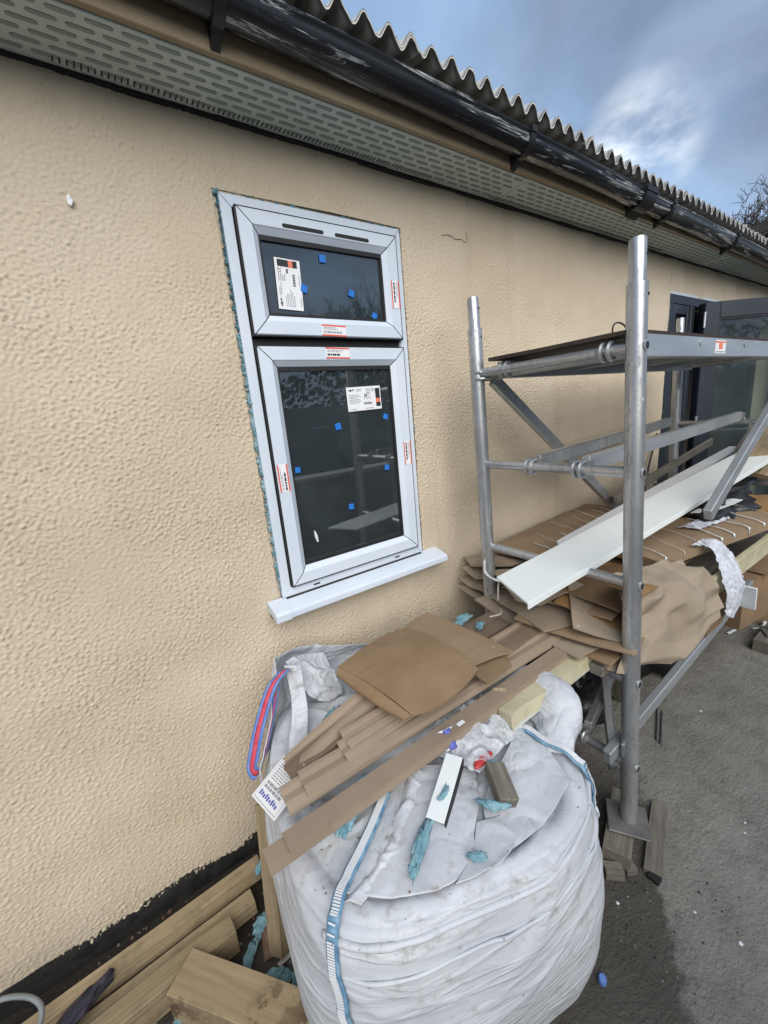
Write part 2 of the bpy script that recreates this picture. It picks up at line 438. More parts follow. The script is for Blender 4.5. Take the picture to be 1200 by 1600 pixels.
class MB:
    def __init__(self):
        self.v, self.f, self.mi = [], [], []

    def add(self, vs, fs, mi=0):
        k = len(self.v)
        self.v.extend([tuple(p) for p in vs])
        self.f.extend([tuple(i + k for i in q) for q in fs])
        self.mi.extend([mi] * len(fs))
        return self

    def box(self, x0, x1, y0, y1, z0, z1, mi=0):
        vs = [(x, y, z) for z in (z0, z1) for y in (y0, y1) for x in (x0, x1)]
        fs = [(0, 2, 3, 1), (4, 5, 7, 6), (0, 1, 5, 4), (2, 6, 7, 3), (0, 4, 6, 2), (1, 3, 7, 5)]
        return self.add(vs, fs, mi)

    def prism(self, prof, x0, x1, mi=0):
        """closed (y, z) outline, drawn counter-clockwise seen from +x, extruded along x"""
        n = len(prof)
        vs = [(x0, y, z) for y, z in prof] + [(x1, y, z) for y, z in prof]
        fs = [(i, (i + 1) % n, n + (i + 1) % n, n + i) for i in range(n)]
        fs.append(tuple(range(n - 1, -1, -1)))
        fs.append(tuple(range(n, 2 * n)))
        return self.add(vs, fs, mi)

    def tube(self, pts, r, n=12, cap=True, mi=0, squash=None):
        pts = [Vector(p) for p in pts]
        rs = r if isinstance(r, (list, tuple)) else [r] * len(pts)
        rings = []
        ref = None
        for i, p in enumerate(pts):
            d = (pts[min(i + 1, len(pts) - 1)] - pts[max(i - 1, 0)]).normalized()
            if ref is None:
                a = Vector((0, 0, 1)) if abs(d.z) < 0.9 else Vector((1, 0, 0))
                ref = a.cross(d).normalized()
            ref = (ref - d * ref.dot(d)).normalized()
            w = d.cross(ref)
            rings.append([p + (ref * math.cos(2 * math.pi * k / n) + w * math.sin(2 * math.pi * k / n)) * rs[i] for k in range(n)])
        vs = [q for rg in rings for q in rg]
        fs = [(i * n + k, i * n + (k + 1) % n, (i + 1) * n + (k + 1) % n, (i + 1) * n + k) for i in range(len(pts) - 1) for k in range(n)]
        if cap:
            fs.append(tuple(range(n - 1, -1, -1)))
            fs.append(tuple((len(pts) - 1) * n + k for k in range(n)))
        return self.add(vs, fs, mi)

    def bar(self, a, b, w, h, up=(0, 0, 1), mi=0):
        """rectangular bar between two points: w across, h along `up`"""
        a, b, up = Vector(a), Vector(b), Vector(up)
        d = (b - a).normalized()
        s = d.cross(up).normalized()
        u = s.cross(d)
        vs = []
        for p in (a, b):
            for i, j in ((-1, -1), (1, -1), (1, 1), (-1, 1)):
                vs.append(p + s * (i * w / 2) + u * (j * h / 2))
        fs = [(0, 1, 2, 3)[::-1], (4, 5, 6, 7), (0, 1, 5, 4), (1, 2, 6, 5), (2, 3, 7, 6), (3, 0, 4, 7)]
        return self.add(vs, fs, mi)

    def grid(self, G, thick=0.0, mi=0):
        """G[i][j] points -> sheet, made solid downwards along the normals"""
        nu, nv = len(G), len(G[0])
        P = np.array([[tuple(q) for q in r] for r in G], dtype=float)
        idx = lambda i, j: i * nv + j
        fs = [(idx(i, j), idx(i + 1, j), idx(i + 1, j + 1), idx(i, j + 1)) for i in range(nu - 1) for j in range(nv - 1)]
        vs = P.reshape(-1, 3)
        if thick:
            du = np.gradient(P, axis=0)
            dv = np.gradient(P, axis=1)
            N = np.cross(du, dv)
            N /= np.maximum(np.linalg.norm(N, axis=2, keepdims=True), 1e-9)
            vs2 = (P - N * thick).reshape(-1, 3)
            k = nu * nv
            fs2 = [tuple(k + q for q in f[::-1]) for f in fs]
            rim = []
            loop = [idx(i, 0) for i in range(nu)] + [idx(nu - 1, j) for j in range(1, nv)] + [idx(i, nv - 1) for i in range(nu - 2, -1, -1)] + [idx(0, j) for j in range(nv - 2, 0, -1)]
            for a, b_ in zip(loop, loop[1:] + loop[:1]):
                rim.append((b_, a, k + a, k + b_))
            vs = np.vstack([vs, vs2])
            fs = fs + fs2 + rim
        return self.add(vs, fs, mi)


def part(name, mb, mats, parent=None, frame=None, bevel=0.0, smooth=False, base=None, seg=1, mesh=None):
    """link a mesh. verts are in world space (or in `frame`), stored relative to the object's own origin"""
    if mesh is None:
        if frame is None:
            if parent is not None:
                frame = Matrix.Translation(ORIGIN[parent].translation)
            else:
                if base is None:
                    A = np.array(mb.v)
                    lo, hi = A.min(0), A.max(0)
                    base = ((lo[0] + hi[0]) / 2, (lo[1] + hi[1]) / 2, lo[2])
                frame = Matrix.Translation(Vector(base))
            t = frame.translation
            vs = [(p[0] - t[0], p[1] - t[1], p[2] - t[2]) for p in mb.v]
        else:
            vs = mb.v
        mesh = bpy.data.meshes.new(name)
        mesh.from_pydata(vs, [], mb.f)
        ms = mats if isinstance(mats, (list, tuple)) else [mats]
        for q in ms:
            mesh.materials.append(MATS[q])
        if len(ms) > 1:
            mesh.polygons.foreach_set('material_index', mb.mi)
        if bevel:
            bm = bmesh.new()
            bm.from_mesh(mesh)
            bmesh.ops.remove_doubles(bm, verts=bm.verts, dist=1e-6)
            ed = [e for e in bm.edges if len(e.link_faces) == 2 and e.calc_face_angle(0) > 0.6]
            bmesh.ops.bevel(bm, geom=ed, offset=bevel, segments=seg, affect='EDGES', profile=0.5)
            bm.to_mesh(mesh)
            bm.free()
        if smooth:
            mesh.polygons.foreach_set('use_smooth', [True] * len(mesh.polygons))
            if smooth != 'all':
                try:
                    mesh.set_sharp_from_angle(angle=math.radians(40))
                except Exception:
                    pass
        mesh.update()
    o = bpy.data.objects.new(name, mesh)
    COL.objects.link(o)
    if parent is not None:
        o.parent = parent
        o.matrix_local = ORIGIN[parent].inverted() @ frame
    else:
        o.matrix_world = frame
    ORIGIN[o] = frame.copy()
    return o


def np_mesh_object(name, V, F, mat, parent, smooth=True):
    t = ORIGIN[parent].translation
    V = V - np.array(t)
    mesh = bpy.data.meshes.new(name)
    mesh.vertices.add(len(V))
    mesh.vertices.foreach_set('co', V.astype(np.float32).ravel())
    k = F.shape[1]
    mesh.loops.add(F.size)
    mesh.loops.foreach_set('vertex_index', F.astype(np.int32).ravel())
    mesh.polygons.add(len(F))
    mesh.polygons.foreach_set('loop_start', np.arange(0, F.size, k, dtype=np.int32))
    if smooth:
        mesh.polygons.foreach_set('use_smooth', np.ones(len(F), dtype=bool))
    mesh.materials.append(MATS[mat])
    mesh.update(calc_edges=True)
    mesh.validate()
    o = bpy.data.objects.new(name, mesh)
    COL.objects.link(o)
    o.parent = parent
    fr = Matrix.Translation(t)
    o.matrix_local = ORIGIN[parent].inverted() @ fr
    ORIGIN[o] = fr
    return o


def frame_from(p, xdir, zhint=(0, 0, 1)):
    x = Vector(xdir).normalized()
    z = Vector(zhint)
    y = z.cross(x).normalized()
    z = x.cross(y)
    M = Matrix((x, y, z)).transposed().to_4x4()
    M.translation = Vector(p)
    return M


def nz(x, y, z=0.0, s=1.0):
    return mnoise.noise(Vector((x * s, y * s, z * s)))


def band_noise(nx, nz_, dx, wl_x, wl_z, seed, width=0.6):
    """numpy FFT band-pass noise of given wavelength (metres)"""
    rng = np.random.default_rng(seed)
    w = rng.normal(size=(nz_, nx))
    fz = np.fft.fftfreq(nz_, dx)[:, None]
    fx = np.fft.fftfreq(nx, dx)[None, :]
    k = np.sqrt((fx * wl_x) ** 2 + (fz * wl_z) ** 2)
    filt = np.exp(-((np.log(np.maximum(k, 1e-6))) ** 2) / (2 * width ** 2))
    r = np.fft.ifft2(np.fft.fft2(w) * filt).real
    return r / r.std()


def catmull(P, n):
    P = [Vector(p) for p in P]
    out = []
    m = len(P) - 1
    for i in range(n + 1):
        t = i / n * m
        k = min(int(t), m - 1)
        u = t - k
        p1, p2 = P[k], P[k + 1]
        p0 = P[k - 1] if k > 0 else p1 * 2 - p2
        p3 = P[k + 2] if k + 2 <= m else p2 * 2 - p1
        out.append(0.5 * ((2 * p1) + (p2 - p0) * u + (2 * p0 - 5 * p1 + 4 * p2 - p3) * u * u + (3 * p1 - p0 - 3 * p2 + p3) * u ** 3))
    return out


def straight(P, n):
    P = [Vector(p) for p in P]
    m = len(P) - 1
    out = []
    for i in range(n + 1):
        t = i / n * m
        k = min(int(t), m - 1)
        out.append(P[k].lerp(P[k + 1], t - k))
    return out


def patch(rows, nu, nv, amp=0.0, freq=10.0, seed=0.0, ridged=False, fray=0.0, linear=False):
    """smooth surface through a control net; crumpled along its normals"""
    catmull_ = straight if linear else catmull
    cr = [catmull_(r, nv) for r in rows]
    cols = [catmull_([cr[i][j] for i in range(len(rows))], nu) for j in range(nv + 1)]
    G = [[cols[j][i] for j in range(nv + 1)] for i in range(nu + 1)]
    P = np.array([[tuple(q) for q in r] for r in G])
    if amp:
        N = np.cross(np.gradient(P, axis=0), np.gradient(P, axis=1))
        N /= np.maximum(np.linalg.norm(N, axis=2, keepdims=True), 1e-9)
        for i in range(nu + 1):
            for j in range(nv + 1):
                p = P[i, j]
                q = Vector((p[0] * freq + seed, p[1] * freq + seed * 1.7, p[2] * freq))
                h = mnoise.noise(q)
                if ridged:
                    h = 1.3 * max(0.0, 1 - 5.0 * abs(h)) - 0.3 + 0.8 * mnoise.noise(q * 0.7) + 0.35 * max(0.0, 1 - 6 * abs(mnoise.noise(q * 2.3)))
                else:
                    h += 0.5 * mnoise.noise(q * 2.1)
                P[i, j] = p + N[i, j] * h * amp
    if fray:
        for i in range(nu + 1):
            for j in (0, nv):
                d = P[i, j] - P[i, 1 if j == 0 else nv - 1]
                P[i, j] += d * fray * mnoise.noise(Vector((i * 0.7 + seed, j, 3.3)))
    return P


GZ = -0.06      # level of the yard

# ================================================================== SETTING
gb = MB()
gb.add([(-40, -40, GZ), (60, -40, GZ), (60, 60, GZ), (-40, 60, GZ)], [(0, 1, 2, 3)])
yard = part('ground', gb, 'concrete', base=(0, 0, GZ))
tag(yard, kind='structure')

lb = MB()
lb.box(-14, 26, -30, -6.4, GZ, GZ + 0.05)
tag(part('lawn', lb, 'lawn', base=(6, -18, GZ)), kind='structure')

# ================================================================== HOUSE
house = thing('house', 'long cream roughcast bungalow wall with grey soffit, black gutter and corrugated roof', 'house', (2.5, 0.0, 0.0))
WX0, WX1, WZ0, WZ1 = 0.43, 1.08, 0.890, 2.155       # window opening
DX0, DX1, DZ1 = 3.43, 6.45, 2.12                    # doorway
H = 2.352


def wall_grid(x0, x1, z0, z1, step, holes, seed, amp):
    nx = int(round((x1 - x0) / step)) + 1
    nzv = int(round((z1 - z0) / step)) + 1
    xs = np.linspace(x0, x1, nx)
    zs = np.linspace(z0, z1, nzv)
    h = band_noise(nx, nzv, step, 0.0185, 0.0125, seed, 0.6)
    h2 = band_noise(nx, nzv, step, 0.013, 0.011, seed + 1, 0.35)
    lumps = np.log1p(np.exp(1.5 * (0.78 * h + 0.55 * h2))) * 0.75
    wob = band_noise(nx, nzv, step, 0.6, 0.45, seed + 2, 0.4)
    calm = np.clip(1.0 + 0.16 * band_noise(nx, nzv, step, 0.5, 0.4, seed + 3, 0.4), 0.45, 1.3)
    top = np.clip((2.28 - zs) / 0.5, 0.62, 1)[:, None]     # trowelled smoother under the eaves
    Y = -(lumps * amp * calm * top) - 0.002 * wob
    X, Z = np.meshgrid(xs, zs)
    # uneven bottom edge of the render coat
    edge = np.interp(xs, np.linspace(x0, x1, 60), np.random.default_rng(seed + 9).normal(size=60)) * 0.010
    Z[0, :] = z0 + edge
    Z[1, :] = np.maximum(Z[1, :], Z[0, :] + 0.002)
    Z[2, :] = np.maximum(Z[2, :], Z[1, :] + 0.002)
    Z[3, :] = np.maximum(Z[3, :], Z[2, :] + 0.002)
    V = np.stack([X, Y, Z], -1).reshape(-1, 3)
    i, j = np.meshgrid(np.arange(nzv - 1), np.arange(nx - 1), indexing='ij')
    a = (i * nx + j).ravel()
    F = np.stack([a, a + 1, a + nx + 1, a + nx], -1)
    cx = (xs[:-1] + xs[1:]) / 2
    cz = (zs[:-1] + zs[1:]) / 2
    keep = np.ones((nzv - 1, nx - 1), bool)
    for (hx0, hx1, hz0, hz1) in holes:
        keep &= ~((cx[None, :] > hx0) & (cx[None, :] < hx1) & (cz[:, None] > hz0) & (cz[:, None] < hz1))
    return V, F[keep.ravel()]


V1, F1 = wall_grid(-0.9, DX0, 0.0, H, 0.004, [(WX0 - .012, WX1 + .012, WZ0 - .012, WZ1 + .012)], 3, 0.0024)
wall = np_mesh_object('wall', V1, F1, 'render_cream', house)
V2, F2 = wall_grid(DX0, 6.8, 0.0, H, 0.012, [(DX0, DX1, -1, DZ1)], 23, 0.0030)
wall_b = np_mesh_object('wall', V2, F2, 'render_cream', house)
# masonry core behind the render coat, with the openings left free
cb = MB()
for (a, b_, z0, z1) in ((-3.0, WX0 - .004, GZ - .1, H), (WX1 + .004, DX0, GZ - .1, H), (WX0 - .004, WX1 + .004, GZ - .1, WZ0 - .004), (WX0 - .004, WX1 + .004, WZ1 + .004, H),
                        (DX0, DX1, DZ1, H), (DX1, 6.8, GZ - .1, H)):
    cb.box(a, b_, 0.006, 0.24, z0, z1)
part('masonry', cb, 'render_cream', house)
# smooth end of wall off to the left of the picture
lw = MB()
lw.box(-3.0, -0.9, -0.003, 0.004, 0.0, H)
part('wall', lw, 'render_cream', house)
# bitumen-painted plinth below the render
pb = MB()
rows = [[(x, -0.002 - 0.006 * abs(nz(x * 9, 3)) - t * 0.014, 0.02 - t * (0.02 - GZ + 0.02)) for x in np.linspace(-3, 3.42, 160)] for t in np.linspace(0, 1, 5)]
pb.grid(rows, 0)
part('plinth', pb, 'bitumen', house)

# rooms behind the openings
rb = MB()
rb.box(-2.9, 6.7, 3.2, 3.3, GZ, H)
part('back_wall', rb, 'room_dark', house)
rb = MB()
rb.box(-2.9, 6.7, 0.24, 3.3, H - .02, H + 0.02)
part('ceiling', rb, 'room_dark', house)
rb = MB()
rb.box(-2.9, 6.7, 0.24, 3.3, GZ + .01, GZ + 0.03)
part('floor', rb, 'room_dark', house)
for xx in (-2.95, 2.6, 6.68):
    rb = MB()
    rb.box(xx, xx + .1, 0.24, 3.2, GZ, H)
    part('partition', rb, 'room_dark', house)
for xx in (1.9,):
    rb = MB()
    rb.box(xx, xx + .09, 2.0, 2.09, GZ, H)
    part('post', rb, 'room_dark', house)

# ---------------------------------------------------------------- soffit, fascia, gutter, roof
SY, SZ = -0.186, 2.345
px_edges = [-2.6, -0.25, 1.62, 3.9, 6.8]
slot_mesh = None
nslot = 0
rest = MB()
for k in range(4):
    s = MB()
    x0, x1 = px_edges[k], px_edges[k + 1] - 0.004
    s.box(x0, x1, SY, -0.004, SZ, SZ + 0.009)
    sp_ = part('soffit_panel', s, 'soffit_grey', house, bevel=0.0015)
    pitch = 0.066
    for r in range(6):
        yy = -0.170 + r * 0.0265
        x = x0 + 0.04 + (pitch / 2 if r % 2 else 0)
        while x < x1 - 0.04:
            if -0.15 < x < 2.35 and nslot < 280:
                if slot_mesh is None:
                    sl = MB()
                    n = 4
                    pts = []
                    for q in range(n + 1):
                        a = -math.pi / 2 + math.pi * q / n
                        pts.append((0.0205 + 0.0062 * math.cos(a), 0.0062 * math.sin(a)))
                    for q in range(n + 1):
                        a = math.pi / 2 + math.pi * q / n
                        pts.append((-0.0205 + 0.0062 * math.cos(a), 0.0062 * math.sin(a)))
                    m_ = len(pts)
                    vs = [(px, py, 0.0) for px, py in pts] + [(px * .96, py * .8, -0.0012) for px, py in pts]
                    fs = [(i, (i + 1) % m_, m_ + (i + 1) % m_, m_ + i) for i in range(m_)] + [tuple(range(2 * m_ - 1, m_ - 1, -1))]
                    sl.add(vs, fs)
                    o = part('vent_slot', sl, 'soffit_slot', sp_, frame=Matrix.Translation((x, yy, SZ - 0.0003)))
                    slot_mesh = o.data
                else:
                    part('vent_slot', None, None, sp_, frame=Matrix.Translation((x, yy, SZ - 0.0003)), mesh=slot_mesh)
                nslot += 1
            else:
                rest.box(x - 0.025, x + 0.025, yy - 0.0068, yy + 0.0068, SZ - 0.0013, SZ + 0.001)
            x += pitch
tag(part('vent_slots_far', rest, 'soffit_slot', house), kind='stuff')
# comb of narrow ventilation cuts along the wall edge of the soffit
cmb = MB()
x = -1.2
while x < 3.2:
    if nz(x * 2.1, 4.4) > -0.42:
        l = 0.012 + 0.006 * nz(x * 31, 2)
        cmb.box(x, x + 0.0032, -0.030 - l, -0.030 + l * .5, SZ - 0.0016, SZ + 0.001)
    x += 0.0135
tag(part('vent_comb', cmb, 'vent_black', house), kind='stuff')
tr = MB()  # thin black trim where the soffit meets the wall
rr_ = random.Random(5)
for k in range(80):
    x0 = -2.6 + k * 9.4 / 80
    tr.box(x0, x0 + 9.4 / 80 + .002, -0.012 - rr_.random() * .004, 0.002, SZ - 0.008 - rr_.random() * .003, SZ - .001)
part('black_trim', tr, 'gasket', house)
fb = MB()
fb.box(-2.6, 6.85, SY - 0.018, SY - 0.001, SZ + 0.004, SZ + 0.15)
part('fascia', fb, 'fascia_tan', house, bevel=0.002)

GY, GC, GR = -0.246, 2.421, 0.044


def gz_at(x):
    return GC - 0.013 * (x - 0.9)


def gutter_piece(x0, x1):
    n = 18
    ga = MB()
    prof_o = [(GY + GR * math.cos(a), GR * math.sin(a)) for a in np.linspace(math.pi, 2 * math.pi, n)]
    prof_i = [(GY + (GR - .004) * math.cos(a), (GR - .004) * math.sin(a)) for a in np.linspace(2 * math.pi, math.pi, n)]
    # rolled lip on the front edge
    lip = [(GY - GR - .004, 0.004), (GY - GR - .0055, 0.010), (GY - GR - .003, 0.015), (GY - GR + .003, 0.015), (GY - GR + .005, 0.010)]
    prof = prof_o + [(GY + GR, 0.012), (GY + GR - .004, 0.012)] + prof_i + lip[::-1]
    m_ = len(prof)
    st_ = max(2, int((x1 - x0) / 0.25))
    vs, fs = [], []
    for i in range(st_ + 1):
        x_ = x0 + (x1 - x0) * i / st_
        vs += [(x_, y_, gz_at(x_) + z_ + 0.002 * nz(x_ * 1.3, 9)) for y_, z_ in prof]
    for i in range(st_):
        for j in range(m_):
            fs.append((i * m_ + j, i * m_ + (j + 1) % m_, (i + 1) * m_ + (j + 1) % m_, (i + 1) * m_ + j))
    ga.add(vs, fs)
    return ga


gut = part('gutter', gutter_piece(-2.6, 6.8), 'gutter_black', house, smooth=True)


def bracket(x, w=0.026, r_add=0.006, foot=True):
    bb = MB()
    n = 16
    z0 = gz_at(x)
    A = np.linspace(math.pi * 0.96, 2.02 * math.pi, n)
    ro, ri = GR + r_add + .005, GR + r_add - .003
    vs, fs = [], []
    for xx in (x - w / 2, x + w / 2):
        for rr2 in (ro, ri):
            vs += [(xx, GY + rr2 * math.cos(a), z0 + rr2 * math.sin(a)) for a in A]
    for i in range(n - 1):
        a, b_, c_, d_ = i, n + i, 2 * n + i, 3 * n + i
        fs += [(a, c_, c_ + 1, a + 1), (b_, b_ + 1, d_ + 1, d_), (a, a + 1, b_ + 1, b_), (c_, d_, d_ + 1, c_ + 1)]
    bb.add(vs, fs)
    bb.box(x - w / 2 - .002, x + w / 2 + .002, GY - ro - .004, GY - ri + .006, z0 + 0.002, z0 + 0.022)
    if foot:
        yb = SY - 0.019
        bb.prism([(yb, z0 - 0.075), (yb, z0 + 0.02), (yb - 0.02, z0 - 0.02), (GY + 0.01, z0 - GR - r_add - 0.004), (GY + 0.02, z0 - GR - r_add - 0.012)], x - w / 2 + .002, x + w / 2 - .002)
    return bb


for bx_, w_ in ((0.415, 0.026), (1.49, 0.026), (2.66, 0.026), (3.62, 0.026), (4.7, 0.026), (-0.6, 0.026)):
    part('gutter_bracket', bracket(bx_, w_), 'bracket_black', gut)
part('gutter_union', bracket(2.40, 0.105, 0.008), 'bracket_black', gut)

# corrugated fibre-cement sheets
PITCH, AMP = 0.0775, 0.0205
RY, RZ = -0.297, 2.486


def roof_sheet(x0, ncor, lift):
    nper = 12
    nx = ncor * nper + 1
    ys = np.array([0, 0.02, 0.6, 1.6, 2.8])
    slope = math.tan(math.radians(11))
    top, bot = [], []
    for yy in ys:
        rt, rb2 = [], []
        for i in range(nx):
            x_ = x0 + i * PITCH / nper
            w = AMP * math.cos(2 * math.pi * (x_ - 0.944) / PITCH)
            zz = RZ - 0.013 * (x_ - .9) + yy * slope + w + lift
            rt.append((x_, RY + yy, zz))
        top.append(rt)
    mb = MB()
    mb.grid([[(p) for p in r] for r in top], 0.0)
    b2 = MB()
    P = [[(p[0], p[1], p[2] - 0.0065) for p in r] for r in top]
    k = len(mb.v)
    fs = [tuple(k + q for q in f[::-1]) for f in mb.f]
    mb2 = MB()
    mb2.v = list(mb.v) + [p for r in P for p in r]
    mb2.f = list(mb.f) + fs
    nv = nx
    rim = [(i + 1, i, k + i, k + i + 1) for i in range(nv - 1)]
    mb2.f += rim
    mb2.mi = [0] * len(mb2.f)
    # chipped front edge
    for i in range(nv):
        d = 0.006 * nz(mb2.v[i][0] * 23, 1.1) + 0.004 * nz(mb2.v[i][0] * 71, 4)
        for q in (i, k + i):
            p = mb2.v[q]
            mb2.v[q] = (p[0], p[1] + d, p[2])
    return mb2


for k in range(9):
    part('roof_sheet', roof_sheet(-1.9 + k * 12 * PITCH, 13, 0.007 * (k % 2)), 'fibre_cement', house, smooth='all')
# timber bearer closing the gap under the sheets
bb = MB()
bb.box(-2.6, 6.8, -0.16, -0.11, SZ + 0.012, 2.46)
part('eaves_bearer', bb, 'shed_dark', house)

# ---------------------------------------------------------------- window
FY = -0.012       # face of the outer frame


def member(kind, x0, x1, z0, z1, prof, gap=0.0010, edge=False):
    """one mitred member of a rectangular ring; prof = [(inset, y)] from the outer edge inwards"""
    mb = MB()
    n = len(prof)
    vs = []
    for end in (0, 1):
        for (w, y) in prof:
            if kind == 'top':
                x = x0 + w + gap if end == 0 else x1 - w - gap
                vs.append((x, y, z1 - w))
            elif kind == 'bottom':
                x = x1 - w - gap if end == 0 else x0 + w + gap
                vs.append((x, y, z0 + w))
            elif kind == 'left':
                z = z0 + w + gap if end == 0 else z1 - w - gap
                vs.append((x0 + w, y, z))
            else:
                z = z1 - w - gap if end == 0 else z0 + w + gap
                vs.append((x1 - w, y, z))
    fs = [(i, (i + 1) % n, n + (i + 1) % n, n + i) for i in range(n)]
    fs += [tuple(range(n - 1, -1, -1)), tuple(range(n, 2 * n))]
    mb.add(vs, fs)
    if edge:
        mb.mi[0] = 1
        mb.mi[-1] = mb.mi[-2] = 1
    return mb


wroot_b = MB()
# gasket / rebate body of the window: dark, seen in the gaps
for (a, b_, c_, d_) in ((WX0 + .004, WX1 - .004, WZ0 + .004, WZ0 + .03), (WX0 + .004, WX1 - .004, WZ1 - .03, WZ1 - .004), (WX0 + .004, WX0 + .03, WZ0 + .03, WZ1 - .03), (WX1 - .03, WX1 - .004, WZ0 + .03, WZ1 - .03),
                        (WX0 + .03, WX1 - .03, 1.735, 1.778)):
    wroot_b.box(a, b_, 0.0, 0.06, c_, d_)
window = part('window', wroot_b, 'gasket', house)
tag(window, 'new white casement window with packing pads and labels still on the glass')
prof_f = [(0.0, 0.055), (0.0, FY), (0.032, FY), (0.034, FY + .012), (0.034, 0.055)]
for kd, nm in (('top', 'head'), ('bottom', 'bottom_rail'), ('left', 'jamb'), ('right', 'jamb')):
    part(nm, member(kd, WX0, WX1, WZ0, WZ1, prof_f), 'upvc_white', window, bevel=0.0012)
SYF = -0.030      # sash faces stand proud of the frame


def sash(x0, x1, z0, z1, gx0, gx1, gz0, gz1):
    w = gx0 - x0
    prof = [(0.0, 0.04), (0.0, SYF + .004), (0.003, SYF), (w * .66, SYF), (w * .70, SYF + .003), (w * .97, SYF + .017), (w, SYF + .020), (w, 0.04)]
    for kd, nm in (('top', 'sash_rail'), ('bottom', 'sash_rail'), ('left', 'sash_stile'), ('right', 'sash_stile')):
        part(nm, member(kd, x0, x1, z0, z1, prof, 0.0019, True), ['upvc_white', 'gasket'], window)
    gk = MB()      # black glazing gasket
    t = 0.007
    ix0, ix1, iz0, iz1 = x0 + w, x1 - w, z0 + w, z1 - w
    gk.box(ix0, ix1, SYF + .016, SYF + .03, iz1 - t * 1.8, iz1 + .001)
    gk.box(ix0, ix1, SYF + .016, SYF + .03, iz0 - .001, iz0 + t)
    gk.box(ix0 - .001, ix0 + t * .5, SYF + .016, SYF + .03, iz0 + t, iz1 - t * 1.8)
    gk.box(ix1 - t, ix1 + .001, SYF + .016, SYF + .03, iz0 + t, iz1 - t * 1.8)
    part('glazing_gasket', gk, 'gasket', window)
    bk = MB()      # dark mitre backing and rebate strip round the sash
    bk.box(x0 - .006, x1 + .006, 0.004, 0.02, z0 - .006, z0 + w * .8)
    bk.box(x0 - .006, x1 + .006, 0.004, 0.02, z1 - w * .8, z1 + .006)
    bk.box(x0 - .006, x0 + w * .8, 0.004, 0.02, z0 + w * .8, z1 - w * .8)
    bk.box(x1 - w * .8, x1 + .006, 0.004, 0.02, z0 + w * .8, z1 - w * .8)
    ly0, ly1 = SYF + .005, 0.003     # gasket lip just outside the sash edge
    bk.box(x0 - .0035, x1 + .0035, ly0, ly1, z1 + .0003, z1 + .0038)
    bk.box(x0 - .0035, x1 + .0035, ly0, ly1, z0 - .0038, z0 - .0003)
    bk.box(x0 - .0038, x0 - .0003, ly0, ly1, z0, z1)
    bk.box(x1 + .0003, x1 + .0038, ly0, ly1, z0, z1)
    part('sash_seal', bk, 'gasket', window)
    p = MB()
    p.add([(ix0 - .002, SYF + .025, iz0 - .002), (ix1 + .002, SYF + .025, iz0 - .002), (ix1 + .002, SYF + .025, iz1 + .002), (ix0 - .002, SYF + .025, iz1 + .002)], [(0, 1, 2, 3)])
    part('pane', p, 'glass', window)


sash(0.469, 1.047, 1.772, 2.122, 0.531, 0, 0, 0)
sash(0.469, 1.047, 0.928, 1.738, 0.531, 0, 0, 0)
GLY = SYF + .0245 - .002


def rounded_bar(x0, x1, z, h, y0, y1, tilt=0.0):
    mb = MB()
    n = 5
    pts = []
    r = h / 2
    for q in range(n + 1):
        a = -math.pi / 2 + math.pi * q / n
        pts.append((x1 - r + r * math.cos(a), z + r * math.sin(a) + tilt))
    for q in range(n + 1):
        a = math.pi / 2 + math.pi * q / n
        pts.append((x0 + r + r * math.cos(a), z + r * math.sin(a)))
    m_ = len(pts)
    vs = [(a, y0, b_) for a, b_ in pts] + [(a, y1, b_) for a, b_ in pts]
    fs = [(i, m_ + i, m_ + (i + 1) % m_, (i + 1) % m_) for i in range(m_)] + [tuple(range(m_)), tuple(range(2 * m_ - 1, m_ - 1, -1))]
    return mb.add(vs, fs)


for (a, b_) in ((0.605, 0.748), (0.790, 0.925)):
    part('trickle_vent', rounded_bar(a, b_, 2.0905, 0.0105, SYF - .0018, SYF + .001), 'vent_black', window)
for (a, b_) in ((0.55, 0.578), (0.93, 0.955)):
    part('drain_slot', rounded_bar(a, b_, WZ0 + .014, 0.006, FY - .001, FY + .001), 'vent_black', window)


def pad(x, z, rot=0.0, sz=0.011):
    fr = Matrix.Translation((x, GLY - .003, z)) @ Matrix.Rotation(rot + .5 * nz(x * 40, z * 30), 4, 'Y')
    sz *= 0.92 + .35 * nz(x * 50, z * 70)
    mb = MB()
    mb.box(-sz, sz, -.0005, .0035, -sz, sz)
    part('packing_pad', mb, 'pad_blue', window, frame=fr, bevel=0.001)


for (x, z, r) in ((0.745, 2.020, .2), (0.846, 1.921, .35), (0.937, 1.852, .2), (0.663, 1.922, 0.1), (0.732, 1.468, 0.0), (0.947, 1.487, .5), (0.932, 1.288, .15), (0.553, 1.335, 0.05), (0.750, 1.163, .1)):
    pad(x, z, r)


def decal(name, fr, w, h, items, mats, parent, thick=0.0008):
    """a printed sheet: base rectangle w x h (x, z in frame, facing -y) with flat printed shapes on it"""
    mb = MB()
    mb.box(-w / 2, w / 2, -thick, 0, -h / 2, h / 2, 0)
    for (mi, x0, z0, x1, z1) in items:
        a = -thick - 0.0003 - 0.00012 * mi
        mb.add([(x0 * w - w / 2, a, z0 * h - h / 2), (x1 * w - w / 2, a, z0 * h - h / 2), (x1 * w - w / 2, a, z1 * h - h / 2), (x0 * w - w / 2, a, z1 * h - h / 2)], [(0, 1, 2, 3)], mi)
    return part(name, mb, mats, parent, frame=fr)


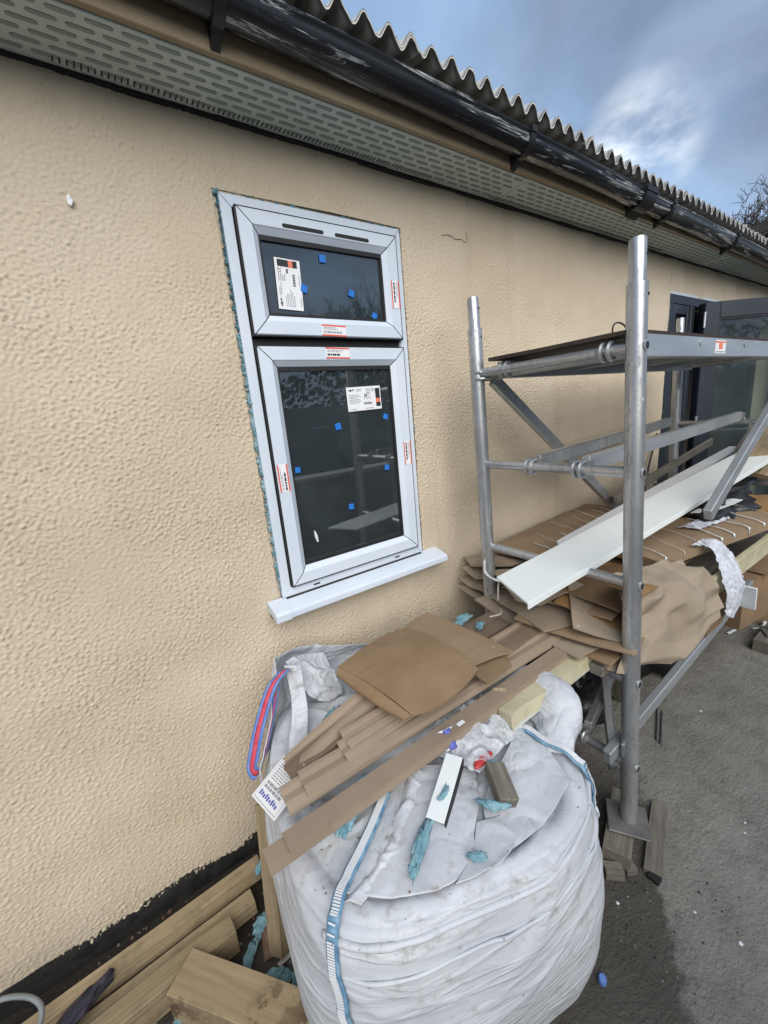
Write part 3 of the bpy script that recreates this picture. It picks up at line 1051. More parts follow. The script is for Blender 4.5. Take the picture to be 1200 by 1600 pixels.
def text_rows(x0, x1, z0, z1, n, mi, rnd, fill=0.5):
    out = []
    for i in range(n):
        zc = z1 - (i + .5) * (z1 - z0) / n
        hh = (z1 - z0) / n * fill / 2
        x = x0
        end = x0 + (x1 - x0) * (0.55 + .45 * rnd.random())
        while x < end:
            wl = (x1 - x0) * (0.06 + 0.14 * rnd.random())
            out.append((mi, x, zc - hh, min(x + wl, end), zc + hh))
            x += wl + (x1 - x0) * 0.03
    return out


def glaze_label(fr, written):
    rnd = random.Random(3 if written else 8)
    it = [(1, 0.84, 0.12, 0.975, 0.90), (2, 0.84, 0.30, 0.975, 0.47)]
    # swoosh-like maker's mark: stepped slanting bars, then small name blocks
    for k in range(7):
        it.append((1, 0.055 + k * .027, 0.82 + .012 * abs(k - 2), 0.078 + k * .027, 0.875 + .02 * (k % 3)))
    it += text_rows(0.28, 0.52, 0.80, 0.92, 2, 3, rnd)
    it += text_rows(0.06, 0.42, 0.30, 0.70, 6, 3, rnd, .4)
    it += text_rows(0.56, 0.72, 0.62, 0.92, 4, 3, rnd, .45)
    for k in range(9):                       # bar codes
        it.append((1, 0.48 + k * .026, 0.24, 0.48 + k * .026 + (.012 if k % 2 else .02), 0.34))
        it.append((1, 0.72 + k * .010, 0.50, 0.726 + k * .010, 0.58) if not written else (3, 0.60 + k * .012, 0.50, 0.606 + k * .012, 0.56))
    # CE mark: two open rings drawn as short strokes
    for cxx in (0.755, 0.80):
        for q in range(7):
            a = math.pi * .35 + q * math.pi * 1.3 / 6
            it.append((1, cxx + .022 * math.cos(a) - .006, 0.84 + .055 * math.sin(a) - .012, cxx + .022 * math.cos(a) + .006, 0.84 + .055 * math.sin(a) + .012))
    it.append((1, 0.785, 0.83, 0.80, 0.85))
    if written:                              # hand-written M
        for k in range(9):
            t = k / 8
            it.append((1, .500 + .008 * t, .45 + .22 * t, .512 + .008 * t, .49 + .22 * t))
            it.append((1, .512 + .026 * t, .67 - .13 * t, .522 + .026 * t, .71 - .13 * t))
            it.append((1, .538 + .026 * t, .54 + .13 * t, .548 + .026 * t, .58 + .13 * t))
            it.append((1, .566 + .008 * t, .67 - .22 * t, .578 + .008 * t, .71 - .22 * t))
    it += text_rows(0.50, 0.80, 0.05, 0.10, 1, 3, rnd, .6) + text_rows(0.08, 0.30, 0.05, 0.10, 1, 3, rnd, .6)
    return decal('glass_label', fr, 0.150, 0.086, it, ['print_white', 'print_black', 'print_orange', 'print_grey'], window)


glaze_label(Matrix.Translation((0.856, GLY - .0022, 1.561)) @ Matrix.Rotation(math.radians(-1.0), 4, 'Y'), True)
lab = glaze_label(Matrix.Translation((0.612, GLY - .0022, 1.929)) @ Matrix.Rotation(math.radians(-88), 4, 'Y'), False)


def tape(x, z, rot, hand):
    rnd = random.Random(int(x * 1000))
    it = [(1, 0.0, 0.87, 1, 1.0), (1, 0, 0.0, 1, 0.13)]
    it += text_rows(0.06, 0.92, 0.55, 0.82, 2, 2, rnd, .45)
    it += text_rows(0.06, 0.92, 0.18, 0.52, 1, 3 if hand else 2, rnd, .5)
    decal('frame_sticker', Matrix.Translation((x, SYF - .0004, z)) @ Matrix.Rotation(rot, 4, 'Y'), 0.094, 0.036, it,
          ['print_white', 'print_red', 'print_grey', 'print_black'], window)


tape(0.748, 1.791, math.radians(1), False)
tape(0.752, 1.718, math.radians(1), True)
tape(1.026, 1.925, math.radians(90), True)
tape(0.490, 1.318, math.radians(-90), True)
tape(1.026, 1.335, math.radians(90), True)
mk = MB()
mk.tube([(0.585, GLY - .002, 1.105), (0.588, GLY - .0025, 1.085), (0.592, GLY - .002, 1.062)], [.002, .0055, .003], 6)
part('sealant_smear', mk, 'print_white', window, smooth=True)

# external sill
sb = MB()
SX0, SX1 = 0.375, 1.165
sb.prism([(-0.002, 0.858), (-0.002, 0.8895), (-0.050, 0.8775), (-0.075, 0.870), (-0.0815, 0.866), (-0.083, 0.860), (-0.083, 0.843), (-0.079, 0.840), (-0.072, 0.842), (-0.071, 0.855)][::-1], SX0, SX1)
sill = part('sill', sb, 'upvc_white', window, bevel=0.0012)
ub = MB()
ub.box(SX0 + .002, SX1 - .002, -0.070, -0.003, 0.836, 0.857)
part('sill_underside', ub, 'gasket', window)
ec = MB()
ec.prism([(-0.004, 0.859), (-0.004, 0.8925), (-0.051, 0.8800), (-0.078, 0.8715), (-0.0855, 0.864), (-0.0855, 0.840), (-0.076, 0.838)][::-1], SX0 - .0025, SX0 + 0.052)
part('sill_end_cap', ec, 'upvc_white', window, bevel=0.001)
gb2 = MB()
gb2.box(WX0 + .01, WX1 - .01, FY - .006, 0.0, WZ0 - .006, WZ0 + .001)
part('sill_joint', gb2, 'gasket', window)

# squeezed-out blue expanding foam round the frame


def foam_strip(pts, nrm, w0, seed, h0=0.010, mat='foam_bead'):
    """irregular bead along a polyline lying in the wall plane"""
    mb = MB()
    P = catmull(pts, 220)
    vs, fs = [], []
    n = 7
    for i, p in enumerate(P):
        w = w0 * (0.62 + 0.9 * nz(i * 0.16, seed) + 0.6 * nz(i * .55, seed + 3) + .5 * nz(i * 1.3, seed + 5))
        w = max(w, 0.0008)
        h = h0 * (0.7 + 1.2 * abs(nz(i * 0.33, seed + 7)) + .7 * nz(i * .9, seed + 1))
        for j in range(n):
            a = math.pi * j / (n - 1)
            off = nrm * ((0.5 - 0.5 * math.cos(a)) * w * 2 - 0.006)
            vs.append((p.x + off.x, -0.001 - h * math.sin(a) * (1 + .6 * nz(i * .9, j * 1.3, seed)) + 0.004, p.z + off.z))
    for i in range(len(P) - 1):
        for j in range(n - 1):
            fs.append((i * n + j, i * n + j + 1, (i + 1) * n + j + 1, (i + 1) * n + j))
    mb.add(vs, fs)
    return part('foam_seal', mb, mat, window, smooth='all')


foam_strip([(WX0, 0, WZ1 + .012), (WX0 - .002, 0, 1.9), (WX0, 0, 1.6)], Vector((-1, 0, 0)), 0.0075, 1, mat='foam_dark')
foam_strip([(WX0, 0, 1.78), (WX0 - .002, 0, 1.5), (WX0, 0, 1.2), (WX0, 0, 0.93)], Vector((-1, 0, 0)), 0.010, 21)
foam_strip([(WX1, 0, WZ1), (WX1, 0, 1.9), (WX1, 0, 1.72)], Vector((1, 0, 0)), 0.006, 5, mat='foam_dark')
foam_strip([(WX1, 0, 1.76), (WX1, 0, 1.4), (WX1, 0, 1.1), (WX1, 0, 0.9)], Vector((1, 0, 0)), 0.009, 9)
foam_strip([(WX0 - .012, 0, WZ1), (0.7, 0, WZ1 + .001), (WX1 + .012, 0, WZ1)], Vector((0, 0, 1)), 0.008, 13, mat='foam_dark')

# ---------------------------------------------------------------- dark double door, one leaf open
db = MB()
db.box(DX0, DX1, -0.005, 0.07, DZ1 - 0.055, DZ1)
db.box(DX0, DX0 + 0.06, -0.005, 0.07, GZ, DZ1 - 0.055)
db.box(DX1 - 0.06, DX1, -0.005, 0.07, GZ, DZ1 - 0.055)
db.box(3.80, 3.86, -0.006, 0.07, GZ, DZ1 - 0.055)
door = part('door', db, 'anthracite', house, bevel=0.003)
dr = MB()
dr.box(DX0 - 0.004, DX1, -0.004, 0.012, DZ1 + .001, DZ1 + 0.017)
part('door_head_trim', dr, 'upvc_white', door)


def door_leaf(fr, w, z0, z1, name, handle=True):
    lf = MB()
    s = 0.115
    lf.box(0, s, -0.035, 0.035, z0, z1)
    lf.box(w - s, w, -0.035, 0.035, z0, z1)
    lf.box(s + .0005, w - s - .0005, -0.035, 0.035, z1 - s, z1)
    lf.box(s + .0005, w - s - .0005, -0.035, 0.035, z0, z0 + s * 1.5)
    o = part(name, lf, 'anthracite', door, frame=fr, bevel=0.004)
    for y in (-0.012, 0.012):
        p = MB()
        p.add([(s - .01, y, z0 + s), (w - s + .01, y, z0 + s), (w - s + .01, y, z1 - s + .01), (s - .01, y, z1 - s + .01)], [(0, 1, 2, 3)])
        part('pane', p, 'glass_door', door, frame=fr)
    gk = MB()
    gk.box(s, s + .012, -0.03, 0.03, z0 + s * 1.5, z1 - s)
    gk.box(w - s - .012, w - s, -0.03, 0.03, z0 + s * 1.5, z1 - s)
    gk.box(s + .012, w - s - .012, -0.03, 0.03, z1 - s - .012, z1 - s)
    part('door_gasket', gk, 'gasket', door, frame=fr)
    if handle:
        h = MB()
        h.box(w - 0.075, w - 0.04, -0.046, -0.036, 0.92, 1.14)
        h.tube([(w - .057, -.046, 1.06), (w - .057, -.085, 1.06), (w - .17, -.085, 1.06)], .009, 8)
        part('door_handle', h, 'gasket', door, frame=fr, smooth=True)
    for zz in (0.35, 1.2, 1.95):
        hg = MB()
        hg.tube([(-0.008, -0.045, zz - .05), (-0.008, -0.045, zz + .05)], .008, 8)
        hg.tube([(-0.008, -0.045, zz + .051), (-0.008, -0.045, zz + .056)], .011, 8)
        part('hinge', hg, 'alu_clean', door, frame=fr, smooth=True)
    return o


leaf_fr = frame_from((3.875, -0.045, 0), (math.cos(math.radians(-33)), math.sin(math.radians(-33)), 0))
door_leaf(leaf_fr, 0.82, 0.0, 2.075, 'door_leaf')
sl = MB()
sl.add([(DX0 + .06, 0.03, GZ), (3.80, 0.03, GZ), (3.80, 0.03, DZ1 - .055), (DX0 + .06, 0.03, DZ1 - .055)], [(0, 1, 2, 3)])
part('pane', sl, 'glass_door', door)
ss = MB()
ss.box(DX0 + .061, DX0 + .12, 0.0, 0.06, GZ + .01, DZ1 - .056)
ss.box(3.75, 3.799, 0.0, 0.06, GZ + .01, DZ1 - .056)
ss.box(DX0 + .1205, 3.7495, 0.0, 0.06, DZ1 - .12, DZ1 - .056)
part('sidelight_frame', ss, 'anthracite', door, bevel=0.003)

# small marks on the wall: filler dab, hairline cracks
fd = MB()
fd.grid(patch([[(0.065, -0.0042, 2.061), (0.068, -0.0046, 2.058), (0.072, -0.0042, 2.062)], [(0.064, -0.0042, 2.069), (0.068, -0.0052, 2.069), (0.074, -0.0042, 2.070)], [(0.066, -0.0042, 2.077), (0.069, -0.0046, 2.080), (0.072, -0.0042, 2.076)]], 12, 12, 0.0022, 150), 0.004)
part('filler_dab', fd, 'print_white', house, smooth='all')
for pts in ([(1.453, 2.335), (1.458, 2.30), (1.452, 2.275)], [(1.30, 2.172), (1.345, 2.178), (1.38, 2.168), (1.415, 2.172), (1.435, 2.163)], [(1.44, 2.20), (1.447, 2.178), (1.443, 2.165)],
            [(0.77, 2.335), (0.765, 2.31), (0.775, 2.30)]):
    ck = MB()
    P_ = [(x_ + .004 * nz(x_ * 60, z_ * 60), -0.0042, z_) for x_, z_ in [(p.x, p.z) for p in catmull([(a, 0, c_) for a, c_ in pts], 14)]]
    ck.tube(P_, [0.0011 * (0.7 + abs(nz(i * .6, 2))) for i in range(len(P_))], 4)
    part('wall_crack', ck, 'cable_dark', house)

# ================================================================== SCAFFOLD TOWER
tower = thing('scaffold_tower', 'narrow aluminium scaffold tower with rungs and braces beside the wall', 'scaffold', (2.2, -0.5, GZ))
TX0, TX1 = 1.27, 3.08
OUT = lambda z: -0.832 + (z - 0.06) * 0.036
INN = lambda z: -0.247 + (z - 0.06) * 0.022
INX = lambda z, x0: x0 - 0.005 + (0.008 if z < 1 else -0.02 * (z - 1)) if x0 < 2 else x0
RUNGS = (0.25, 0.575, 0.915, 1.265, 1.615)


def upright(x, yf, z0, z1, xf=None):
    up_ = MB()
    X_ = (lambda z: x) if xf is None else xf
    up_.tube([(X_(z), yf(z), z) for z in (z0, z1 - .11)], 0.0265, 24)
    o = part('upright', up_, 'aluminium', tower, smooth=True)
    sp2 = MB()
    sp2.tube([(X_(z), yf(z), z) for z in (z1 - .112, z1 - .006, z1)], [0.0215, .0215, .0195], 24)
    part('spigot', sp2, 'aluminium', o, smooth=True)
    # bolt holes and rung-end ferrules
    for z in (z1 - .04, z1 - .14):
        h = MB()
        r0 = 0.0215 if z > z1 - .11 else .0265
        h.tube([(X_(z) + .006, yf(z) - r0 + .002, z), (X_(z) + .008, yf(z) - r0 - .0008, z)], 0.0042, 10)
        part('bolt_hole', h, 'vent_black', o)
    return o


for (x, zt) in ((TX0, 1.885), (TX1, 1.90)):
    o1 = upright(x, OUT, GZ + 0.085, zt)
    o2 = upright(x, INN, GZ + 0.085, zt, (lambda z, x=x: INX(z, x)))
    for z in RUNGS:
        r = MB()
        r.tube([(x, OUT(z) + .02, z), (INX(z, x), INN(z) - .02, z)], 0.0165, 16)
        rg = part('rung', r, 'aluminium', tower, smooth=True)
        f_ = MB()
        pts = []
        f_.tube([(x, OUT(z) - .0245, z), (x, OUT(z) - .0285, z)], 0.0150, 16)
        part('rung_end', f_, 'alu_clean', o1, smooth=True)
        f_ = MB()
        f_.tube([(x, OUT(z) - .0286, z), (x, OUT(z) - .0290, z)], 0.0105, 14)
        part('rung_hole', f_, 'vent_black', o1)


def hook(p, along, mat='alu_clean', r=0.0165):
    """claw clamp that grips a rung (rung runs along y) at p; arm leads off in direction `along`"""
    hb = MB()
    p = Vector(p)
    for dy in (-.011, .011):
        pts = []
        for a in np.linspace(-2.2, 2.0, 14):
            pts.append((p.x - (r + .008) * math.cos(a), p.y + dy, p.z + (r + .008) * math.sin(a)))
        hb.tube(pts, 0.0062, 8)
    hb.bar((p.x + .012, p.y, p.z + .012), (p.x + .06, p.y, p.z + .012), .03, .026)
    return hb


def brace(a, b_, name='brace', w=0.045, h=0.026, hooks=(True, True), mat='aluminium', up=(0, 0, 1)):
    mb = MB()
    mb.bar(a, b_, w, h, up)
    o = part(name, mb, mat, tower, bevel=0.003)
    if hooks[0]:
        part('claw', hook(Vector(a) + Vector((-.035, 0, -.012)), None), 'aluminium', o, smooth=True)
    if hooks[1]:
        hb = hook((0, 0, 0), None)
        M_ = Matrix.Translation(Vector(b_) + Vector((.035, 0, -.012))) @ Matrix.Rotation(math.pi, 4, 'Z')
        hb.v = [tuple(M_ @ Vector(q)) for q in hb.v]
        part('claw', hb, 'aluminium', o, smooth=True)
    return o


# horizontal braces on the 1.27 m rungs
brace((TX0 + .035, -0.622, 1.277), (TX1 - .03, -0.548, 1.300), 'horizontal_brace', 0.028, 0.052, mat='alu_clean')
brace((TX0 + .035, -0.440, 1.277), (TX1 - .3, -0.300, 1.300), 'horizontal_brace', 0.028, 0.050, hooks=(True, False))
# diagonals: wall side, outer side, and the low ones
brace((TX0 + .045, -0.235, 1.590), (2.62, -0.225, 0.665), 'diagonal_brace', 0.026, 0.048, (False, False))
cl_ = MB()
for dz in (-.012, .012):
    cl_.tube([(TX0 - .005 + .034 * math.cos(a), -0.222 + .034 * math.sin(a), 1.605 + dz) for a in np.linspace(0, 2 * math.pi, 15)], .006, 8)
cl_.box(TX0 + .02, TX0 + .09, -0.245, -0.215, 1.585, 1.625)
part('clamp', cl_, 'aluminium', tower, smooth=True)
brace((1.945, -0.775, 0.985), (3.0, -0.775, 1.57), 'diagonal_brace', 0.030, 0.052, (False, False), mat='alu_clean')
brace((TX0 - .07, -0.782, 0.290), (2.62, -0.782, 0.468), 'diagonal_brace', 0.028, 0.052, (False, False), mat='alu_clean')
brace((TX0 + .03, -0.66, 0.27), (2.55, -0.30, 0.15), 'horizontal_brace', 0.028, 0.052, (True, False))
brace((1.30, -0.76, 0.16), (1.75, -0.46, 0.47), 'diagonal_brace', 0.028, 0.050, (False, False))

# base plates under the uprights
for (x, yf) in ((TX0, OUT), (TX0, INN), (TX1, OUT), (TX1, INN)):
    p_ = MB()
    fr = Matrix.Translation((x - .005, yf(0) + .002, GZ + .078)) @ Matrix.Rotation(0.55, 4, 'Z')
    p_.box(-.064, .064, -.064, .064, 0, .007)
    bp = part('base_plate', p_, 'steel_dull', tower, frame=fr, bevel=0.002)
    j = MB()
    j.tube([(0, 0, .007), (0, 0, .06)], .019, 14)
    part('jack_stem', j, 'steel_dull', bp, frame=fr, smooth=True)

# working platform hooked on the top rungs
plat = thing('scaffold_platform', 'platform with dark plywood deck hooked on the top rungs of the scaffold', 'platform', (2.2, -0.5, 1.59))
for yy, (z0, z1) in ((-0.762, (1.590, 1.652)), (-0.285, (1.588, 1.648))):
    r = MB()
    c_ = [(yy - .014, z0), (yy + .016, z0), (yy + .016, z0 + .008), (yy - .006, z0 + .008), (yy - .006, z1 - .008), (yy + .016, z1 - .008), (yy + .016, z1), (yy - .014, z1)]
    r.prism(c_, TX0 + .03, TX1 - .03)
    rail = part('side_rail', r, 'alu_clean', plat, bevel=0.0015)
    for xx in (1.72, 2.16, 2.6):
        h = MB()
        h.tube([(xx, yy - .0145, 1.635), (xx, yy - .017, 1.635)], .011, 12)
        part('rivet', h, 'alu_clean', rail, smooth=True)
it = [(1, 0.0, 0.80, 1, 0.93), (1, 0.32, 0.34, 0.68, 0.78), (2, 0.06, 0.1, 0.94, 0.17)]
decal('platform_sticker', Matrix.Translation((1.90, -0.7765, 1.622)), 0.10, 0.045, it, ['print_white', 'print_orange', 'print_grey'], plat)
r = MB()
r.tube([(TX0 + .048, -0.75, 1.612), (TX0 + .048, -0.30, 1.612)], .021, 14)
part('end_tube', r, 'alu_clean', plat, smooth=True)
dk = MB()
dk.grid([[(x, y, 1.662 + .004 * nz(x * 2, y * 3)) for y in np.linspace(-0.775, -0.27, 8)] for x in np.linspace(TX0 - .02, TX1 + .02, 24)], 0.012)
part('deck_board', dk, 'deck_ply', plat)
for yy in (-0.70, -0.335):
    part('platform_hook', hook((TX0, yy, 1.615), None), 'aluminium', plat, smooth=True)
cr = MB()
for x in (1.8, 2.3, 2.8):
    cr.bar((x, -0.745, 1.625), (x, -0.295, 1.625), .03, .03)
    part('cross_member', cr, 'alu_clean', plat)
    cr = MB()
# wire loop and green offcut lying on the deck
wl = MB()
wl.tube([(1.43 + .026 * math.cos(a) * (1 + .2 * math.sin(a * 1.5)), -0.66 + .02 * math.sin(a * .5), 1.690 + .022 * math.sin(a)) for a in np.linspace(-1.2, 7.6, 40)], .0028, 6)
tag(part('wire_loop', wl, 'cable_dark', smooth='all'), 'small coil of brown wire standing on the scaffold deck', 'wire')
gs = MB()
gs.grid(patch([[(1.95, -.56, 1.672), (2.25, -.50, 1.674), (2.6, -.47, 1.695)], [(1.95, -.53, 1.672), (2.25, -.47, 1.676), (2.62, -.45, 1.705)]], 4, 14, .003, 18), .002)
simple('green_strip', (0.10, 0.30, 0.20), (0.16, 0.40, 0.28), 0.5)
tag(part('plastic_strip', gs, 'green_strip', smooth='all'), 'pale green plastic offcut lying on the scaffold deck', 'offcut')

# ================================================================== BULK SACK
BC, BROT, BH = Vector((0.570, -0.545, 0)), math.radians(-12), 0.410
sack = thing('bulk_bag', 'big white woven builder\'s bulk bag stuffed with rubbish in front of the window', 'bulk bag', (BC.x, BC.y, GZ))


def sup(th, n=3.0):
    c_, s_ = abs(math.cos(th)), abs(math.sin(th))
    return 1.0 / ((c_ ** n + s_ ** n) ** (1.0 / n))


PROF = [(-0.06, 0.84), (-0.03, 0.93), (0.05, 1.01), (0.15, 1.055), (0.28, 1.065), (0.40, 1.04), (0.50, 1.005), (0.55, 0.965)]


def prof_r(z):
    return float(np.interp(z, [p[0] for p in PROF], [p[1] for p in PROF]))


def to_world(lx, ly, z):
    c_, s_ = math.cos(BROT), math.sin(BROT)
    return Vector((BC.x + c_ * lx - s_ * ly, BC.y + s_ * lx + c_ * ly, z))


def rim_z(th):
    """height of the sack's edge, higher at the back"""
    s_ = math.sin(th)
    return 0.548 + 0.035 * max(s_, 0) + 0.012 * math.sin(th * 3 + 1) + 0.006 * nz(math.cos(th) * 3, s_ * 3, 5)


def side_point(th, t, out=0.0):
    zr = rim_z(th)
    z = GZ + (zr - GZ) * t
    zz = -0.06 + 0.61 * t
    r = BH * sup(th) * prof_r(zz)
    # sagging folds that hang between the corners
    cor = abs(math.cos(2 * th))                 # 0 at corners, 1 in the middle of a side
    sag = 0.045 * cor
    q = (z + sag)
    u = th * 1.6
    w = mnoise.noise(Vector((u * 0.62, q * 10.0 + 0.8 * math.sin(th * 2), 1.3)))
    w2 = mnoise.noise(Vector((u * 1.1 + 3, q * 24.0, 7.7)))
    fold = (max(0.0, 1 - 4.5 * abs(w)) * 0.0085 + max(0.0, 1 - 6 * abs(w2)) * 0.003 - 0.003 * w) * (0.55 + 0.6 * max(0.0, nz(math.cos(th) * 1.5, math.sin(th) * 1.5, z * 2.5 + 3)))
    amp_ = 0.35 + 0.95 * max(0.0, min(1.0, (t - 0.35) / 0.45))
    low_ = 1.0 if t > .08 else t / .08
    big_ = 0.014 * nz(math.cos(th) * 2.1, math.sin(th) * 2.1, z * 4)
    r += fold * amp_ * low_ + big_ + out
    return to_world(r * math.cos(th), r * math.sin(th), z)


def top_z(lx, ly, rn):
    th = math.atan2(ly, lx)
    dome = 0.018 * (1 - rn ** 2)
    q = Vector((lx * 7, ly * 7, 2.2))
    cr_ = max(0.0, 1 - 5.5 * abs(mnoise.noise(q + Vector((0.6 * mnoise.noise(q * .7), 0, 0))))) * 0.011 + max(0.0, 1 - 5 * abs(mnoise.noise(q * 2.1))) * 0.003
    return rim_z(th) + dome + cr_ * min(1, (1 - rn) * 5) + 0.010 * math.sin(min(1, (1 - rn) * 8) * math.pi) - .004


def top_point(lx, ly, out=0.0):
    th = math.atan2(ly, lx)
    R_ = BH * sup(th) * 0.965
    rn = min(1.0, math.hypot(lx, ly) / R_)
    return to_world(lx, ly, top_z(lx, ly, rn) + out)


NT, NS, NR = 460, 150, 90
vs, fs = [], []
for j in range(NS + 1):
    for i in range(NT):
        th = 2 * math.pi * i / NT
        vs.append(tuple(side_point(th, j / NS)))
for j in range(1, NR):
    rn = 1 - j / NR
    for i in range(NT):
        th = 2 * math.pi * i / NT
        R_ = BH * sup(th) * 0.965 * rn
        lx, ly = R_ * math.cos(th), R_ * math.sin(th)
        vs.append(tuple(to_world(lx, ly, top_z(lx, ly, rn))))
rows_ = NS + NR
for j in range(rows_ - 1):
    for i in range(NT):
        a, b_ = j * NT + i, j * NT + (i + 1) % NT
        fs.append((a, b_, b_ + NT, a + NT))
kc = len(vs)
vs.append(tuple(to_world(0, 0, top_z(0, 0, 0))))
for i in range(NT):
    fs.append(((rows_ - 1) * NT + i, (rows_ - 1) * NT + (i + 1) % NT, kc))
bagm = MB()
bagm.add(vs, fs)
bag_body = part('sack_body', bagm, 'sack', sack, smooth='all')


def to_local(p):
    d = Vector((p[0] - BC.x, p[1] - BC.y, 0))
    c_, s_ = math.cos(-BROT), math.sin(-BROT)
    return (c_ * d.x - s_ * d.y, s_ * d.x + c_ * d.y)


def ribbon(P, N, w, thick=0.003, stripe=None, name='seam_tape', mat='seam_blue', parent=None, ripple=0.0):
    """flat tape along points P with facing normals N"""
    mb = MB()
    rows = []
    for i, p in enumerate(P):
        d = (P[min(i + 1, len(P) - 1)] - P[max(i - 1, 0)]).normalized()
        s_ = N[i].cross(d).normalized()
        o_ = N[i] * (ripple * nz(i * 0.8, w * 40))
        rows.append([p + o_ - s_ * w / 2, p + o_ + N[i] * thick * .5, p + o_ + s_ * w / 2])
    mb.grid(rows, thick)
    return part(name, mb, mat, parent or sack, smooth='all')


def corner_tape(th, t0, t1, n, extra=None, w=0.026):
    P, N = [], []
    for k in range(n + 1):
        t = t0 + (t1 - t0) * k / n
        thk = th + 0.05 * math.sin(t * 4) + 0.012 * nz(t * 9, th)
        P.append(side_point(thk, t, 0.011))
        c_ = to_world(math.cos(thk), math.sin(thk), 0) - to_world(0, 0, 0)
        N.append((c_ + Vector((0, 0, 0.15 + .5 * max(0, t - .85) / .15))).normalized())
    if extra:
        E_ = catmull([P[-1]] + [Vector(top_point(*to_local(q), 0.026)) for q in extra], 40)
        for p in E_[2:]:
            lp = to_local(p)
            P.append(top_point(lp[0], lp[1], 0.026))
            N.append(Vector((0, 0, 1)))
    ribbon(P, N, w, ripple=0.004)
    # pale stitching bars across the tape
    st_ = MB()
    for i in range(2, len(P) - 2):
        for hh in (0.3, 0.8):
            p = P[i].lerp(P[i + 1], hh)
            n_ = N[i]
            d = (P[i + 1] - P[i]).normalized()
            s_ = n_.cross(d).normalized()
            a = p + n_ * .0046 - s_ * w * .30
            b2 = p + n_ * .0046 + s_ * w * .30
            st_.bar(a, b2, .0028, .0018, n_)
    tag(part('stitching', st_, 'paper_white', sack), kind='stuff')


TH_FL, TH_FR, TH_BL, TH_BR = math.radians(-135), math.radians(-45), math.radians(135), math.radians(45)
corner_tape(TH_FL, 0.02, 0.985, 60, [(0.235, -0.735), (0.30, -0.70), (0.36, -0.665), (0.41, -0.63)])
corner_tape(TH_FR + 0.16, 0.02, 1.0, 60, [(0.86, -0.83), (0.84, -0.74), (0.80, -0.66)])


def hem(t, r_, name, ths=(-math.pi * 0.78, math.radians(0)), mat='sack'):
    mb = MB()
    pts = []
    for k in range(120):
        th = ths[0] + (ths[1] - ths[0]) * k / 119
        pts.append(side_point(th, t + 0.012 * math.sin(th * 5) + .006 * nz(th * 4, t), 0.001 + .003 * nz(th * 6, 3)))
    mb.tube(pts, [r_ * (0.75 + .5 * abs(nz(k * .11, t))) for k in range(120)], 8)
    return part(name, mb, mat, sack, smooth='all')


hem(0.965, 0.0080, 'hem')
hem(0.855, 0.0045, 'hem')


def sack_patch(name, rows, nu=36, nv=36, amp=0.006, freq=11, seed=0.0, ridged=True, thick=0.0025, mat='sack', parent=None):
    P_ = patch(rows, int(nu * 1.7), int(nv * 1.7), amp, freq, seed, ridged)
    mb = MB()
    mb.grid(P_, thick)
    return part(name, mb, mat, parent or sack, smooth='all')


def on_top(q, dz):
    lx, ly = to_local(q)
    return tuple(top_point(lx, ly, dz))


# loose cloth panels folded over the contents (front left, front middle, right)
sack_patch('flap', [[on_top((0.205, -0.735), 0.0072), on_top((0.29, -0.82), 0.0084), on_top((0.385, -0.875), 0.0078), on_top((0.47, -0.875), 0.0091)],
                    [on_top((0.30, -0.69), 0.0072), on_top((0.36, -0.75), 0.0159), on_top((0.43, -0.81), 0.0159), on_top((0.50, -0.84), 0.0115)],
                    [on_top((0.40, -0.64), 0.0084), on_top((0.45, -0.69), 0.0171), on_top((0.52, -0.74), 0.0171), on_top((0.57, -0.79), 0.0146)],
                    [on_top((0.50, -0.60), 0.0097), on_top((0.54, -0.64), 0.0134), on_top((0.60, -0.68), 0.0159), on_top((0.635, -0.72), 0.0122)]], 44, 44, 0.0030, 8, 1.1)
sack_patch('flap', [[on_top((0.50, -0.885), 0.0060), on_top((0.58, -0.905), 0.0072), on_top((0.68, -0.905), 0.0072), on_top((0.80, -0.885), 0.0072)],
                    [on_top((0.535, -0.85), 0.0097), on_top((0.62, -0.86), 0.0171), on_top((0.72, -0.855), 0.0196), on_top((0.83, -0.83), 0.0122)],
                    [on_top((0.575, -0.80), 0.0122), on_top((0.66, -0.80), 0.0208), on_top((0.76, -0.79), 0.0233), on_top((0.86, -0.74), 0.0146)],
                    [on_top((0.64, -0.765), 0.0134), on_top((0.70, -0.75), 0.0221), on_top((0.78, -0.72), 0.0233), on_top((0.86, -0.65), 0.0171)]], 44, 44, 0.0034, 7.5, 4.2)
sack_patch('flap', [[on_top((0.40, -0.885), 0.0109), on_top((0.47, -0.86), 0.0134), on_top((0.53, -0.82), 0.0159)],
                    [on_top((0.45, -0.90), 0.0122), on_top((0.52, -0.885), 0.0171), on_top((0.575, -0.835), 0.0184)],
                    [on_top((0.51, -0.91), 0.0097), on_top((0.575, -0.895), 0.0146), on_top((0.625, -0.85), 0.0159)]], 26, 26, 0.0022, 10, 8.6)
# raised folded edge running back from the front corner
sack_patch('fold', [[on_top((0.205, -0.755), 0.0047), on_top((0.30, -0.735), 0.0084), on_top((0.40, -0.68), 0.0109), on_top((0.49, -0.615), 0.0109)],
                    [on_top((0.218, -0.770), 0.0159), on_top((0.318, -0.752), 0.0221), on_top((0.418, -0.697), 0.0233), on_top((0.505, -0.63), 0.0196)],
                    [on_top((0.235, -0.788), 0.0072), on_top((0.335, -0.772), 0.0109), on_top((0.435, -0.718), 0.0122), on_top((0.52, -0.648), 0.0109)]], 10, 40, 0.003, 20, 2.2)
